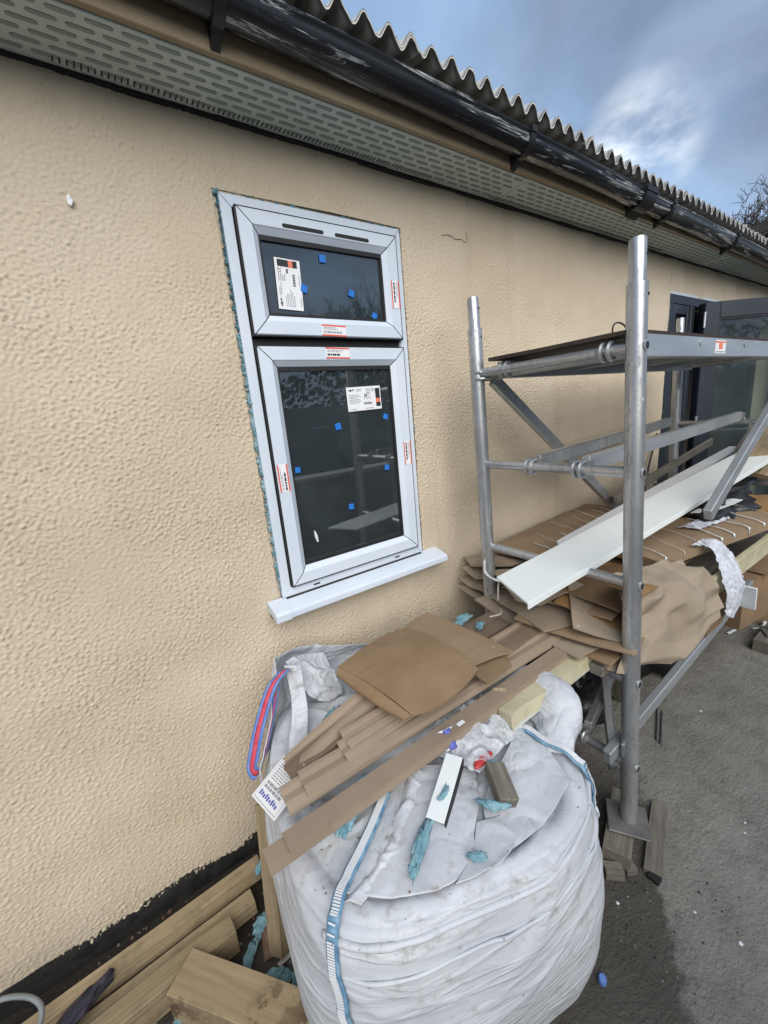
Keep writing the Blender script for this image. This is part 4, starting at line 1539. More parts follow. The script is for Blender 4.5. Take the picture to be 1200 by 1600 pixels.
# back left corner of the sack standing up against the wall
sack_patch('standing_corner', [[(0.180, -0.33, 0.50), (0.215, -0.25, 0.515), (0.30, -0.19, 0.52), (0.43, -0.16, 0.53), (0.56, -0.15, 0.55), (0.70, -0.14, 0.56)],
                               [(0.205, -0.30, 0.57), (0.235, -0.24, 0.585), (0.30, -0.155, 0.60), (0.42, -0.115, 0.60), (0.56, -0.115, 0.60), (0.70, -0.12, 0.60)],
                               [(0.262, -0.255, 0.66), (0.275, -0.22, 0.665), (0.31, -0.150, 0.675), (0.42, -0.100, 0.67), (0.56, -0.105, 0.645), (0.70, -0.115, 0.62)],
                               [(0.310, -0.215, 0.755), (0.318, -0.195, 0.765), (0.335, -0.165, 0.772), (0.43, -0.115, 0.745), (0.57, -0.120, 0.695), (0.71, -0.13, 0.64)]], 44, 60, 0.0065, 7, 3.0)
# strip of hem hanging from that corner (hanging strap of cloth)
sack_patch('hanging_strip', [[(0.330, -0.225, 0.772), (0.338, -0.215, 0.73), (0.322, -0.262, 0.66), (0.285, -0.315, 0.600), (0.238, -0.385, 0.575), (0.21, -0.42, 0.560)],
                             [(0.350, -0.235, 0.768), (0.353, -0.240, 0.72), (0.340, -0.280, 0.65), (0.305, -0.335, 0.600), (0.258, -0.405, 0.585), (0.225, -0.45, 0.570)],
                             [(0.378, -0.235, 0.760), (0.372, -0.255, 0.71), (0.358, -0.295, 0.645), (0.323, -0.350, 0.592), (0.275, -0.425, 0.578), (0.24, -0.48, 0.565)]], 14, 50, 0.006, 14, 6.0)
sack_patch('crumpled_fold', [[(0.345, -0.20, 0.768), (0.42, -0.165, 0.745), (0.50, -0.15, 0.71)],
                             [(0.36, -0.24, 0.72), (0.425, -0.23, 0.68), (0.50, -0.20, 0.655)],
                             [(0.385, -0.28, 0.655), (0.44, -0.275, 0.615), (0.50, -0.25, 0.60)]], 26, 26, 0.009, 12, 7.3)
# right rear side of the sack pulled up
sack_patch('standing_side', [[(0.89, -0.80, 0.30), (0.93, -0.72, 0.30), (0.945, -0.60, 0.32), (0.98, -0.44, 0.42), (0.93, -0.30, 0.45)],
                             [(0.885, -0.825, 0.46), (0.998, -0.765, 0.47), (1.035, -0.62, 0.52), (1.0, -0.45, 0.54), (0.94, -0.30, 0.54)],
                             [(0.885, -0.840, 0.540), (1.005, -0.790, 0.610), (1.035, -0.64, 0.625), (0.985, -0.46, 0.60), (0.92, -0.31, 0.58)],
                             [(0.868, -0.835, 0.555), (0.985, -0.778, 0.648), (1.010, -0.66, 0.652), (0.955, -0.47, 0.61), (0.89, -0.32, 0.59)],
                             [(0.850, -0.815, 0.556), (0.945, -0.745, 0.640), (0.960, -0.66, 0.640), (0.92, -0.48, 0.60), (0.86, -0.34, 0.58)],
                             [(0.835, -0.80, 0.560), (0.885, -0.715, 0.570), (0.900, -0.64, 0.570), (0.88, -0.48, 0.565), (0.84, -0.35, 0.56)]], 60, 60, 0.006, 8, 5.5)

# red and blue lifting loop at the back left corner


def loop_path(off):
    ctl = [(0.325, -0.235, 0.765), (0.275, -0.245, 0.735), (0.222, -0.258, 0.648), (0.186, -0.270, 0.568), (0.172, -0.278, 0.530), (0.182, -0.284, 0.512), (0.206, -0.272, 0.528), (0.250, -0.250, 0.610), (0.292, -0.228, 0.700)]
    return catmull(ctl, 70)


def strap_band(lo, hi, mat, name):
    P_ = loop_path(0)
    mb = MB()
    rows = []
    for i, p in enumerate(P_):
        t = i / 70
        side = Vector((0.55, -0.62, 0.30)).normalized()
        side = side.lerp(Vector((0.62, 0.15, 0.75)).normalized(), max(0, min(1, (t - .45) / .2)))
        rows.append([p + side * lo, p + side * (lo + hi) / 2 + Vector((0, -.0012, 0)), p + side * hi])
    mb.grid(rows, 0.003)
    return part(name, mb, mat, sack, smooth='all')


lp = strap_band(-0.009, 0.009, 'strap_red', 'lifting_loop')
strap_band(-0.021, -0.0092, 'strap_blue', 'loop_edge')
strap_band(0.0092, 0.021, 'strap_blue', 'loop_edge')

# printed document tag hanging over the left side
rnd = random.Random(2)
items = [(1, 0.06, 0.04, 0.94, 0.052), (1, 0.06, 0.955, 0.94, 0.965), (1, 0.06, 0.04, 0.067, 0.96), (1, 0.933, 0.04, 0.94, 0.96)]
items += text_rows(0.12, 0.88, 0.48, 0.92, 8, 1, rnd, .42)
items += text_rows(0.12, 0.88, 0.28, 0.45, 2, 1, rnd, .7)
for k in range(9):
    items.append((2, 0.13 + k * .08, 0.13 + .012 * (k % 2), 0.185 + k * .08, 0.24 - .02 * (k % 3)))
tfr = frame_from((0.205, -0.435, 0.578), (0.02, -0.12, 0.012), (0.09, 0.035, 0.035))
tagp = decal('document_tag', tfr, 0.122, 0.118, items, ['print_white', 'print_grey', 'print_blue'], sack, 0.0012)

# ================================================================== LONG BROWN TRIMS ON THE SACK AND RUNG
def trim(a, b_, prof, name, label, mat='trim_mushroom', roll=0.0, cat='trim', group='long brown plastic trims laid across the sack', bow=0.0):
    """extruded plastic section from a to b; prof in (y, z) closed outline"""
    a, b_ = Vector(a), Vector(b_)
    L = (b_ - a).length
    fr = frame_from(a, b_ - a) @ Matrix.Rotation(roll, 4, 'X')
    mb = MB()
    n = len(prof)
    st_ = 14
    vs, fs = [], []
    for i in range(st_ + 1):
        t = i / st_
        dz = bow * 4 * t * (1 - t)
        vs += [(L * t, y, z + dz) for y, z in prof]
    for i in range(st_):
        for j in range(n):
            fs.append((i * n + j, i * n + (j + 1) % n, (i + 1) * n + (j + 1) % n, (i + 1) * n + j))
    fs += [tuple(range(n - 1, -1, -1)), tuple(st_ * n + j for j in range(n))]
    mb.add(vs, fs)
    o = part(name, mb, mat, None, frame=fr)
    return tag(o, label, cat, group)


def L_prof(w, h, t=0.003):
    return [(-w / 2, 0), (-w / 2, -h), (-w / 2 + t, -h), (-w / 2 + t, -t), (w / 2, -t), (w / 2, 0)][::-1]


def U_prof(w, h, t=0.003, lip=0.0):
    return [(-w / 2, h), (-w / 2, 0), (w / 2, 0), (w / 2, h), (w / 2 - t, h), (w / 2 - t, t), (-w / 2 + t, t), (-w / 2 + t, h)]


def ogee(w, h, t=0.0035):
    top = [(-w / 2, -h), (-w / 2 + .004, -h * .3), (-w * .22, 0.0), (w * .05, -0.002), (w * .16, 0.008), (w * .30, 0.010), (w / 2, -h * .35)]
    return ([(y, z - t) for y, z in top] + top[::-1])


trim((0.105, -0.640, 0.636), (1.46, -0.655, 0.668), L_prof(0.046, 0.022), 'long_trim', 'lowest angle trim whose end sticks out furthest left over the sack edge')
trim((0.150, -0.640, 0.645), (1.52, -0.648, 0.677), L_prof(0.048, 0.026), 'long_trim', 'front angle trim lying on another along the near side of the cardboard')
trim((0.185, -0.532, 0.640), (1.45, -0.560, 0.684), ogee(0.078, 0.018), 'long_trim', 'shaped trim whose cut end rests by the printed tag')
trim((0.235, -0.530, 0.652), (1.20, -0.575, 0.682), ogee(0.076, 0.018), 'long_trim', 'shaped trim nested on the one ending by the printed tag')
trim((0.350, -0.525, 0.666), (1.40, -0.50, 0.684), ogee(0.070, 0.016), 'long_trim', 'short-set shaped trim on top of the nested pair left of the cardboard')
trim((0.370, -0.505, 0.676), (1.50, -0.47, 0.690), ogee(0.066, 0.016), 'long_trim', 'topmost shaped trim of the nested stack left of the cardboard')
trim((0.235, -0.440, 0.625), (0.72, -0.395, 0.700), ogee(0.085, 0.02), 'long_trim', 'wide curved trim nearest the standing white sack corner', mat='trim_mushroom', bow=0.02)
trim((0.225, -0.470, 0.622), (0.80, -0.43, 0.690), U_prof(0.06, 0.015), 'long_trim', 'channel trim lying open between the curved and shaped trims', mat='trim_brown', bow=0.012)
trim((0.85, -0.345, 0.668), (1.48, -0.325, 0.676), L_prof(0.058, 0.012), 'long_trim', 'dusty trim nearest the wall among those running under the cardboard pile', mat='trim_brown')
trim((0.82, -0.405, 0.667), (1.50, -0.390, 0.678), L_prof(0.055, 0.012), 'long_trim', 'second dusty trim from the wall running under the cardboard pile', mat='trim_brown')
trim((0.84, -0.465, 0.668), (1.52, -0.455, 0.680), L_prof(0.055, 0.012), 'long_trim', 'third dusty trim from the wall running under the cardboard pile', mat='trim_brown')
trim((0.86, -0.530, 0.688), (1.50, -0.522, 0.700), L_prof(0.060, 0.014), 'long_trim', 'fourth dusty trim from the wall, beside the front angle trims', mat='trim_brown')
tp = MB()
tp.box(-.012, .012, -.006, .006, 0, .0006)
fr_ = frame_from((0.655, -0.652, 0.6577), (1, -0.006, 0.0234))
tag(part('paper_label', tp, 'print_white', None, frame=fr_), 'tiny white paper label stuck on the front angle trim', 'label')


# ================================================================== LOOSE SHEETS
def sheet(name, rows, mat, label, cat, group=None, nu=24, nv=24, thick=0.004, amp=0.003, freq=8, seed=0.0, ridged=False, smooth=True, parent=None, fray=0.0, linear=False):
    P_ = patch(rows, nu, nv, amp, freq, seed, ridged, fray, linear)
    if np.cross(P_[1, 0] - P_[0, 0], P_[0, 1] - P_[0, 0])[2] < 0:
        P_ = P_[:, ::-1]
    mb = MB()
    mb.grid(P_, thick)
    o = part(name, mb, mat, parent, smooth=smooth)
    if parent is None:
        tag(o, label, cat, group)
    return o


# flattened cardboard over the trims
sheet('cardboard_sheet', [[(0.780, -0.245, 0.722), (0.835, -0.215, 0.722), (0.935, -0.200, 0.720)],
                          [(0.785, -0.40, 0.726), (0.87, -0.40, 0.728), (0.955, -0.40, 0.718)],
                          [(0.79, -0.565, 0.728), (0.88, -0.58, 0.728), (0.965, -0.590, 0.716)]], 'card_brown',
      'greyish cardboard sheet under the folded sheet, nearest the scaffold', 'cardboard', 'flattened cardboard on the sack', thick=0.005, seed=2.0)
sheet('cardboard_sheet', [[(0.80, -0.50, 0.706), (0.985, -0.48, 0.702)], [(0.79, -0.628, 0.704), (0.915, -0.620, 0.702)]], 'card_dark',
      'small cardboard corner showing under the larger sheets on the trims', 'cardboard', 'flattened cardboard on the sack', thick=0.006, seed=3.0)
sheet('cardboard_sheet', [[(0.475, -0.30, 0.742), (0.58, -0.275, 0.748), (0.69, -0.255, 0.742), (0.785, -0.255, 0.735)],
                          [(0.49, -0.40, 0.750), (0.60, -0.39, 0.760), (0.70, -0.385, 0.755), (0.80, -0.385, 0.742)],
                          [(0.505, -0.51, 0.748), (0.61, -0.52, 0.757), (0.71, -0.52, 0.752), (0.81, -0.51, 0.736)],
                          [(0.52, -0.618, 0.738), (0.585, -0.640, 0.738), (0.70, -0.625, 0.735), (0.80, -0.588, 0.728)]], 'card_dark',
      'big stained brown cardboard sheet lying over the trims below the window', 'cardboard', 'flattened cardboard on the sack', 40, 40, 0.005, 0.006, 5, 5.0)
# rolled edge of that sheet
sheet('cardboard_fold', [[(0.476, -0.302, 0.738), (0.492, -0.40, 0.746), (0.505, -0.51, 0.744), (0.52, -0.615, 0.734)],
                         [(0.462, -0.308, 0.722), (0.470, -0.40, 0.722), (0.485, -0.51, 0.722), (0.505, -0.60, 0.720)],
                         [(0.472, -0.315, 0.706), (0.485, -0.40, 0.702), (0.498, -0.505, 0.705), (0.515, -0.58, 0.708)],
                         [(0.53, -0.32, 0.704), (0.55, -0.41, 0.702), (0.56, -0.50, 0.703), (0.565, -0.57, 0.706)]], 'card_dark',
      'curled-under edge of brown cardboard facing the sack corner', 'cardboard', 'flattened cardboard on the sack', 20, 30, 0.004, 0.004, 9, 6.0)

# yellow insulation strip beside the trims
pf = frame_from((0.785, -0.695, 0.628), (1.0, 0.012, 0.012))
pr = MB()
n = 26
for side in (0,):
    rows_t = []
vsp, fsp = [], []
for i in range(n + 1):
    x = 0.66 * i / n
    bite = 0.004 * nz(x * 30, 1) + (0.010 * nz(x * 9, 5) if x < .4 else 0)
    vsp += [(x + .02 * nz(1, 1), -0.028 + bite, -0.024), (x, 0.022, -0.024), (x, 0.022, 0.018), (x, -0.022 + bite * 1.2, 0.018 + bite * .4)]
for i in range(n):
    for j in range(4):
        fsp.append((i * 4 + j, i * 4 + (j + 1) % 4, i * 4 + 4 + (j + 1) % 4, i * 4 + 4 + j))
fsp += [(3, 2, 1, 0), (n * 4, n * 4 + 1, n * 4 + 2, n * 4 + 3)]
pr.add(vsp, fsp)
pir = thing('insulation_strip', 'cream rigid foam insulation strip with torn edge poking out beside the trims', 'insulation', (0.83, -0.705, 0.58))
part('foam_core', pr, 'pir_foam', pir, frame=pf)
fo = MB()
fo.box(0.002, 0.658, -0.029, 0.023, -0.0275, -0.0243)
part('foil_face', fo, 'foil', pir, frame=pf)


# ================================================================== TIMBERS
def plank(name, a, b_, w, h, mat, label, group=None, roll=0.0, bevel=0.0018, up=(0, 0, 1), cat='timber'):
    """a, b: centre line ends of the piece; local x runs along the grain"""
    a, b_ = Vector(a), Vector(b_)
    L = (b_ - a).length
    fr = frame_from(a, b_ - a, up) @ Matrix.Rotation(roll, 4, 'X')
    mb = MB()
    ns = max(2, int(L / 0.08))
    vs, fs = [], []
    for i in range(ns + 1):
        x = L * i / ns
        dy = 0.0018 * nz(x * 5, w * 90, a.x * 7)
        dz_ = 0.0018 * nz(x * 5, h * 70, a.y * 7)
        vs += [(x, -w / 2 + dy, -h / 2 + dz_), (x, w / 2 + dy, -h / 2 + dz_), (x, w / 2 + dy, h / 2 + dz_), (x, -w / 2 + dy, h / 2 + dz_)]
    for i in range(ns):
        for j in range(4):
            fs.append((i * 4 + j, i * 4 + (j + 1) % 4, i * 4 + 4 + (j + 1) % 4, i * 4 + 4 + j))
    fs += [(3, 2, 1, 0), (ns * 4, ns * 4 + 1, ns * 4 + 2, ns * 4 + 3)]
    mb.add(vs, fs)
    o = part(name, mb, mat, None, frame=fr, bevel=bevel)
    return tag(o, label, cat, group)


TG = 'timbers lying at the foot of the wall'
plank('timber_batten', (-0.85, -0.190, GZ + .088), (0.160, -0.140, GZ + .080), 0.042, 0.060, 'wood_pine', 'long pale batten lying closest to the wall foot', TG)
plank('timber_batten', (-0.60, -0.240, GZ + .050), (0.110, -0.206, GZ + .046), 0.050, 0.052, 'wood_pine', 'middle batten, shorter, between the wall-side batten and the beam', TG)
plank('timber_beam', (-0.75, -0.315, GZ + .076), (0.035, -0.268, GZ + .064), 0.060, 0.084, 'wood_treated', 'thick square beam lying in front of the two battens', TG)
plank('timber_block', (-0.115, -0.300, GZ + .065), (0.24, -0.745, GZ + .060), 0.100, 0.115, 'wood_block', 'broad stained timber block lying in the bottom foreground', TG)
plank('timber_stake', (0.130, -0.375, GZ + .02), (0.195, -0.215, 0.330), 0.032, 0.050, 'wood_treated', 'short timber leaning upright between the sack and the wall', up=(0.5, -.8, 0.2))
plank('timber_stake', (0.172, -0.335, GZ + .02), (0.215, -0.215, 0.20), 0.032, 0.045, 'wood_treated', 'stub of timber behind the leaning one, half hidden by the sack', up=(0.5, -.8, 0.2))
# loose wood in the sack
plank('wood_offcut', (0.605, -0.850, 0.597), (0.650, -0.770, 0.612), 0.048, 0.030, 'wood_grey', 'brown wood offcut lying on the sack cloth', None, roll=.25, cat='offcut')
plank('wood_offcut', (0.795, -0.690, 0.560), (0.850, -0.625, 0.655), 0.042, 0.040, 'wood_pine', 'pale squared timber end poking up under the insulation strip', None, up=(.6, -.7, .1), cat='offcut')
# flat white-and-black trim offcut on the sack
tf = frame_from((0.445, -0.775, 0.600), (0.150, 0.085, 0.026))
wt_ = MB()
wt_.box(0, 0.165, -0.022, 0.022, 0, 0.004)
off = thing('trim_offcut', 'white plastic trim offcut with a black edge lying on the sack', 'offcut', (0.50, -0.72, 0.655))
part('face', wt_, 'pvc_white', off, frame=tf, bevel=0.001)
wt_ = MB()
wt_.box(0.001, 0.164, -0.0245, -0.0222, -0.020, 0.0035)
part('edge', wt_, 'gasket', off, frame=tf)


# ================================================================== BLUE FOAM SCRAPS
def lump(name, c_, dims, rot, seed, mat, label, cat, group=None, rough_=0.35, sub=3, parent=None):
    bm = bmesh.new()
    bmesh.ops.create_icosphere(bm, subdivisions=sub, radius=1.0)
    for v in bm.verts:
        p = v.co.copy()
        k = 1 + rough_ * mnoise.noise(p * 1.6 + Vector((seed, seed * 2, 0))) + rough_ * .7 * mnoise.noise(p * 3.7 + Vector((seed, 0, seed))) + rough_ * .5 * mnoise.noise(p * 8.0 + Vector((0, seed, seed)))
        # bent along its length
        v.co = Vector((p.x * dims[0] * k, p.y * dims[1] * k + 0.35 * dims[0] * (p.x ** 2 - .5) * math.sin(seed), p.z * dims[2] * k))
    mesh = bpy.data.meshes.new(name)
    bm.to_mesh(mesh)
    bm.free()
    mesh.materials.append(MATS[mat])
    mesh.polygons.foreach_set('use_smooth', [True] * len(mesh.polygons))
    fr = Matrix.Translation(Vector(c_)) @ Matrix.Rotation(rot, 4, 'Z')
    o = part(name, None, None, parent, frame=fr, mesh=mesh)
    if parent is None:
        tag(o, label, cat, group)
    return o


FG = 'scraps of blue expanding foam'
for c_, d_, rt, lb_ in (
        ((0.395, -0.792, 0.596), (0.062, 0.013, 0.007), 0.55, 'longest curl of blue foam lying on the sack cloth'),
        ((0.500, -0.745, 0.616), (0.022, 0.007, 0.004), 0.35, 'blue foam crumb stuck on the white trim offcut'),
        ((0.345, -0.822, 0.594), (0.013, 0.010, 0.006), 0.2, 'square blue foam crumb at the tip of the longest foam curl'),
        ((0.575, -0.830, 0.602), (0.034, 0.010, 0.008), -0.9, 'blue foam strip left of the brown wood offcut'),
        ((0.648, -0.765, 0.608), (0.017, 0.012, 0.009), 0.3, 'round blue foam blob between the offcut and the red plastic'),
        ((0.470, -0.880, 0.588), (0.010, 0.018, 0.006), 0.9, 'blue foam piece in a fold near the sack front'),
        ((0.290, -0.645, 0.592), (0.034, 0.017, 0.012), 0.5, 'blue foam lump wedged under the front angle trim'),
        ((0.345, -0.590, 0.600), (0.040, 0.012, 0.010), 0.3, 'blue foam slice deep between the trims'),
        ((0.400, -0.340, 0.600), (0.065, 0.022, 0.010), 0.6, 'broad dull blue foam sheet inside the standing sack corner'),
        ((0.095, -0.075, GZ + .030), (0.055, 0.016, 0.016), 0.05, 'blue foam strip lying against the black plinth'),
        ((0.150, -0.190, 0.075), (0.020, 0.012, 0.014), 0.9, 'blue foam nub by the top of the leaning stake'),
        ((0.115, -0.270, GZ + .020), (0.030, 0.024, 0.016), 0.8, 'blue foam chunk on the soil beside the leaning stake'),
        ((0.055, -0.335, GZ + .014), (0.055, 0.013, 0.010), 0.95, 'curved blue foam strip on the soil behind the foreground block'),
        ((0.090, -0.415, GZ + .014), (0.048, 0.015, 0.008), -0.25, 'pale blue foam flake beside the rusty scrap'),
        ((0.120, -0.435, GZ + .012), (0.022, 0.016, 0.008), 0.1, 'small blue foam flake near the foreground block'),
        ((0.155, -0.455, GZ + .014), (0.040, 0.009, 0.008), 0.85, 'thin blue foam sliver beside the sack foot'),
        ((0.205, -0.520, GZ + .012), (0.024, 0.014, 0.009), -0.5, 'blue foam crumb hidden close to the sack foot'),
        ((-0.150, -0.345, GZ + .020), (0.034, 0.009, 0.008), 1.2, 'blue foam strip at the near end of the beam'),
        ((-0.105, -0.315, GZ + .018), (0.026, 0.009, 0.008), 0.4, 'blue foam sliver between the beam and the foreground block'),
        ((1.03, -0.30, 0.690), (0.045, 0.018, 0.010), 0.2, 'blue foam flake on the dusty trims by the scaffold upright'),
        ((1.05, -0.37, 0.684), (0.026, 0.012, 0.008), 0.5, 'bluish foam crumb on the second dusty trim')):
    lump('foam_scrap', c_, d_, rt, c_[0] * 13 + c_[1] * 7, 'foam_blue', lb_, 'foam', FG, .45, 4)

# rubbish in the mouth of the sack: clear plastic, blue-printed wrapper, red scrap
P0 = (0.66, -0.66)
cp = sheet('plastic_bag', [[(0.55, -0.60, 0.603), (0.65, -0.56, 0.613), (0.75, -0.55, 0.607), (0.84, -0.56, 0.595)],
                           [(0.57, -0.66, 0.610), (0.66, -0.63, 0.632), (0.75, -0.62, 0.627), (0.83, -0.63, 0.603)],
                           [(0.59, -0.71, 0.607), (0.68, -0.69, 0.625), (0.76, -0.69, 0.623), (0.83, -0.70, 0.605)],
                           [(0.62, -0.75, 0.597), (0.69, -0.745, 0.603), (0.76, -0.74, 0.603), (0.81, -0.75, 0.597)]], 'clear_film',
           'crumpled clear plastic bag in the mouth of the sack', 'plastic bag', None, 50, 50, 0.001, 0.012, 18, 3.0, True)
wr = thing('wrapper', 'small white wrapper printed with a dark blue band, stuck in the sack', 'wrapper', (0.60, -0.655, 0.66))
P_ = patch([[(0.585, -0.665, 0.617), (0.585, -0.635, 0.657)], [(0.605, -0.675, 0.623), (0.608, -0.645, 0.663)], [(0.625, -0.672, 0.619), (0.630, -0.642, 0.657)]], 8, 8, 0.003, 30)
mb = MB()
mb.grid(P_, 0.001)
part('film', mb, 'pvc_white', wr, smooth='all')
P2 = P_[2:7, :] + np.array([-.002, -.004, .0025])
mb = MB()
mb.grid(P2, 0.0008)
part('printed_band', mb, 'print_blue', wr, smooth='all')
lump('plastic_scrap', (0.650, -0.735, 0.606), (0.040, 0.014, 0.007), 0.1, 3.3, 'red_plastic', 'flat red plastic scrap beside the brown wood offcut', 'scrap', None, .3, 2)
lump('plastic_scrap', (0.600, -0.700, 0.602), (0.018, 0.012, 0.007), 0.9, 5.1, 'red_plastic', 'small red scrap under the blue-printed wrapper', 'scrap', None, .3, 2)

# ================================================================== PILE ON THE SCAFFOLD RUNGS
for k, (yy, lb_) in enumerate(((-0.40, 'weathered wall-side plank under the cardboard pile'), (-0.66, 'weathered outer plank under the cardboard pile'))):
    plank('scaffold_plank', (1.19, yy, 0.612), (3.2, yy + .01, 0.612), 0.20, 0.034, 'wood_grey', lb_, 'planks across the scaffold rungs', cat='plank')

CG = 'flattened cardboard piled on the scaffold'
rc = random.Random(11)


def card(c_, dx, dy, rot, z, mat, label, tilt=(0, 0), curl=0.02, seed=0.0, thick=0.005):
    """a flattened carton: irregular quadrilateral with curled corners"""
    cs, sn = math.cos(rot), math.sin(rot)
    rows = []
    for i, u in enumerate((-1, -.33, .33, 1)):
        r = []
        for j, v in enumerate((-1, -.33, .33, 1)):
            jx = .06 * dx * nz(i * 1.7, j * 2.3, seed)
            jy = .08 * dy * nz(i * 2.1, j * 1.3, seed + 4)
            lx, ly = u * dx / 2 + jx, v * dy / 2 + jy
            zz = z + tilt[0] * lx + tilt[1] * ly + curl * (abs(u) ** 3 * nz(i * 1.1, j * .9, seed + 8)) + curl * (abs(v) ** 3 * nz(i * .7, j * 1.9, seed + 12))
            r.append((c_[0] + cs * lx - sn * ly, c_[1] + sn * lx + cs * ly, zz))
        rows.append(r)
    return sheet('cardboard_sheet', rows, mat, label, 'cardboard', CG, 9, 9, thick, 0.0035, 9, seed, smooth=False, linear=True)


card((1.62, -0.52), 0.90, 0.48, 0.06, 0.655, 'card_dark', 'lowest wide cardboard sheet in the scaffold pile', seed=1.0)
card((1.55, -0.50), 0.78, 0.52, -0.12, 0.678, 'card_grey', 'grey-brown cardboard sheet second from the bottom of the scaffold pile', seed=2.0, tilt=(0, .02))
card((1.50, -0.56), 0.66, 0.40, 0.25, 0.700, 'card_brown', 'cardboard sheet turned askew above the grey-brown one', seed=3.4)
card((1.46, -0.47), 0.56, 0.42, -0.3, 0.722, 'card_grey', 'small twisted grey card near the front of the scaffold pile', seed=4.1, tilt=(.05, 0), curl=.04)
card((1.70, -0.46), 0.80, 0.46, 0.1, 0.742, 'card_brown', 'cardboard sheet level with the hooked rung in the scaffold pile', seed=5.3)
card((1.52, -0.60), 0.46, 0.22, 0.20, 0.752, 'card_orange', 'orange-brown printed carton flap under the white board end', seed=6.8, tilt=(.08, .10))
card((1.80, -0.48), 0.90, 0.50, 0.0, 0.772, 'card_dark', 'dark card sheet supporting the flat cartons', seed=7.7)
card((1.36, -0.66), 0.28, 0.20, 0.6, 0.735, 'card_grey', 'torn card corner drooping beside the outer upright', seed=8.2, tilt=(.15, .22), curl=.03)
card((1.30, -0.74), 0.14, 0.10, 0.9, 0.640, 'card_grey', 'scrap of card hanging just left of the outer upright', seed=9.9, tilt=(.5, .3), curl=.03)
card((1.36, -0.40), 0.30, 0.26, -0.5, 0.770, 'card_grey', 'crumpled card just right of the inner upright', seed=12.2, tilt=(-.1, .1), curl=.06)
card((1.48, -0.74), 0.42, 0.12, 0.08, 0.842, 'card_orange', 'narrow orange-brown flap above the hanging kraft paper', seed=13.3, tilt=(-.22, .25), curl=.02)
for k, (z, s_, lb_) in enumerate(((0.650, 2.2, 'bottom bent card jammed between the inner upright and the wall'), (0.695, 3.9, 'middle bent card jammed between the inner upright and the wall'),
                                   (0.745, 5.5, 'upper bent card jammed between the inner upright and the wall'), (0.790, 7.1, 'top bent card jammed between the inner upright and the wall'))):
    card((1.42 + .02 * k, -0.135 - .01 * (k % 2)), 0.34, 0.20, 0.15 * (-1) ** k, z, 'card_grey', lb_, tilt=(.06 * (-1) ** k, .05), curl=.05, seed=s_ * 3, thick=.006)

# brown kraft paper hanging over the outer rung
rk = random.Random(21)
knet = [[(1.37, -0.68, 0.858), (1.50, -0.70, 0.866), (1.64, -0.72, 0.850), (1.78, -0.76, 0.832)],
        [(1.335, -0.765, 0.832), (1.48, -0.800, 0.838), (1.62, -0.822, 0.822), (1.80, -0.832, 0.800)],
        [(1.295, -0.776, 0.745), (1.43, -0.828, 0.752), (1.60, -0.868, 0.738), (1.83, -0.852, 0.720)],
        [(1.250, -0.778, 0.672), (1.39, -0.842, 0.668), (1.58, -0.862, 0.640), (1.845, -0.868, 0.640)],
        [(1.205, -0.782, 0.618), (1.35, -0.832, 0.592), (1.55, -0.872, 0.548), (1.80, -0.858, 0.590)]]
KP = patch(knet, 9, 8, 0.0, linear=True)
for i in range(10):
    for j in range(9):
        a_ = 0.015 * (0.3 if i < 2 else 1.0)
        KP[i, j] += np.array([rk.gauss(0, .5) * .030, rk.gauss(0, 1) * a_ * .62 + .018 * nz(i * .6, j * .6, 4.0), rk.gauss(0, .5) * .020])
KL = patch([[tuple(q) for q in r] for r in KP], 63, 56, 0.0, linear=True)
KS = patch([[tuple(q) for q in r] for r in KP], 63, 56, 0.0)
kq = MB()
kq.grid((KL * 0.6 + KS * 0.4)[:, ::-1], 0.0010)
tag(part('kraft_paper', kq, 'kraft', smooth=True), 'crumpled brown kraft paper hanging over the side of the scaffold', 'paper')
sheet('cardboard_sheet', [[(1.82, -0.80, 0.74), (1.98, -0.80, 0.73), (2.16, -0.78, 0.72)], [(1.80, -0.86, 0.64), (1.97, -0.86, 0.62), (2.15, -0.84, 0.60)], [(1.81, -0.845, 0.52), (1.95, -0.85, 0.53), (2.10, -0.84, 0.54)]],
      'card_dark', 'brown card hanging behind the bubble wrap', 'cardboard', CG, seed=15.0, amp=.006)


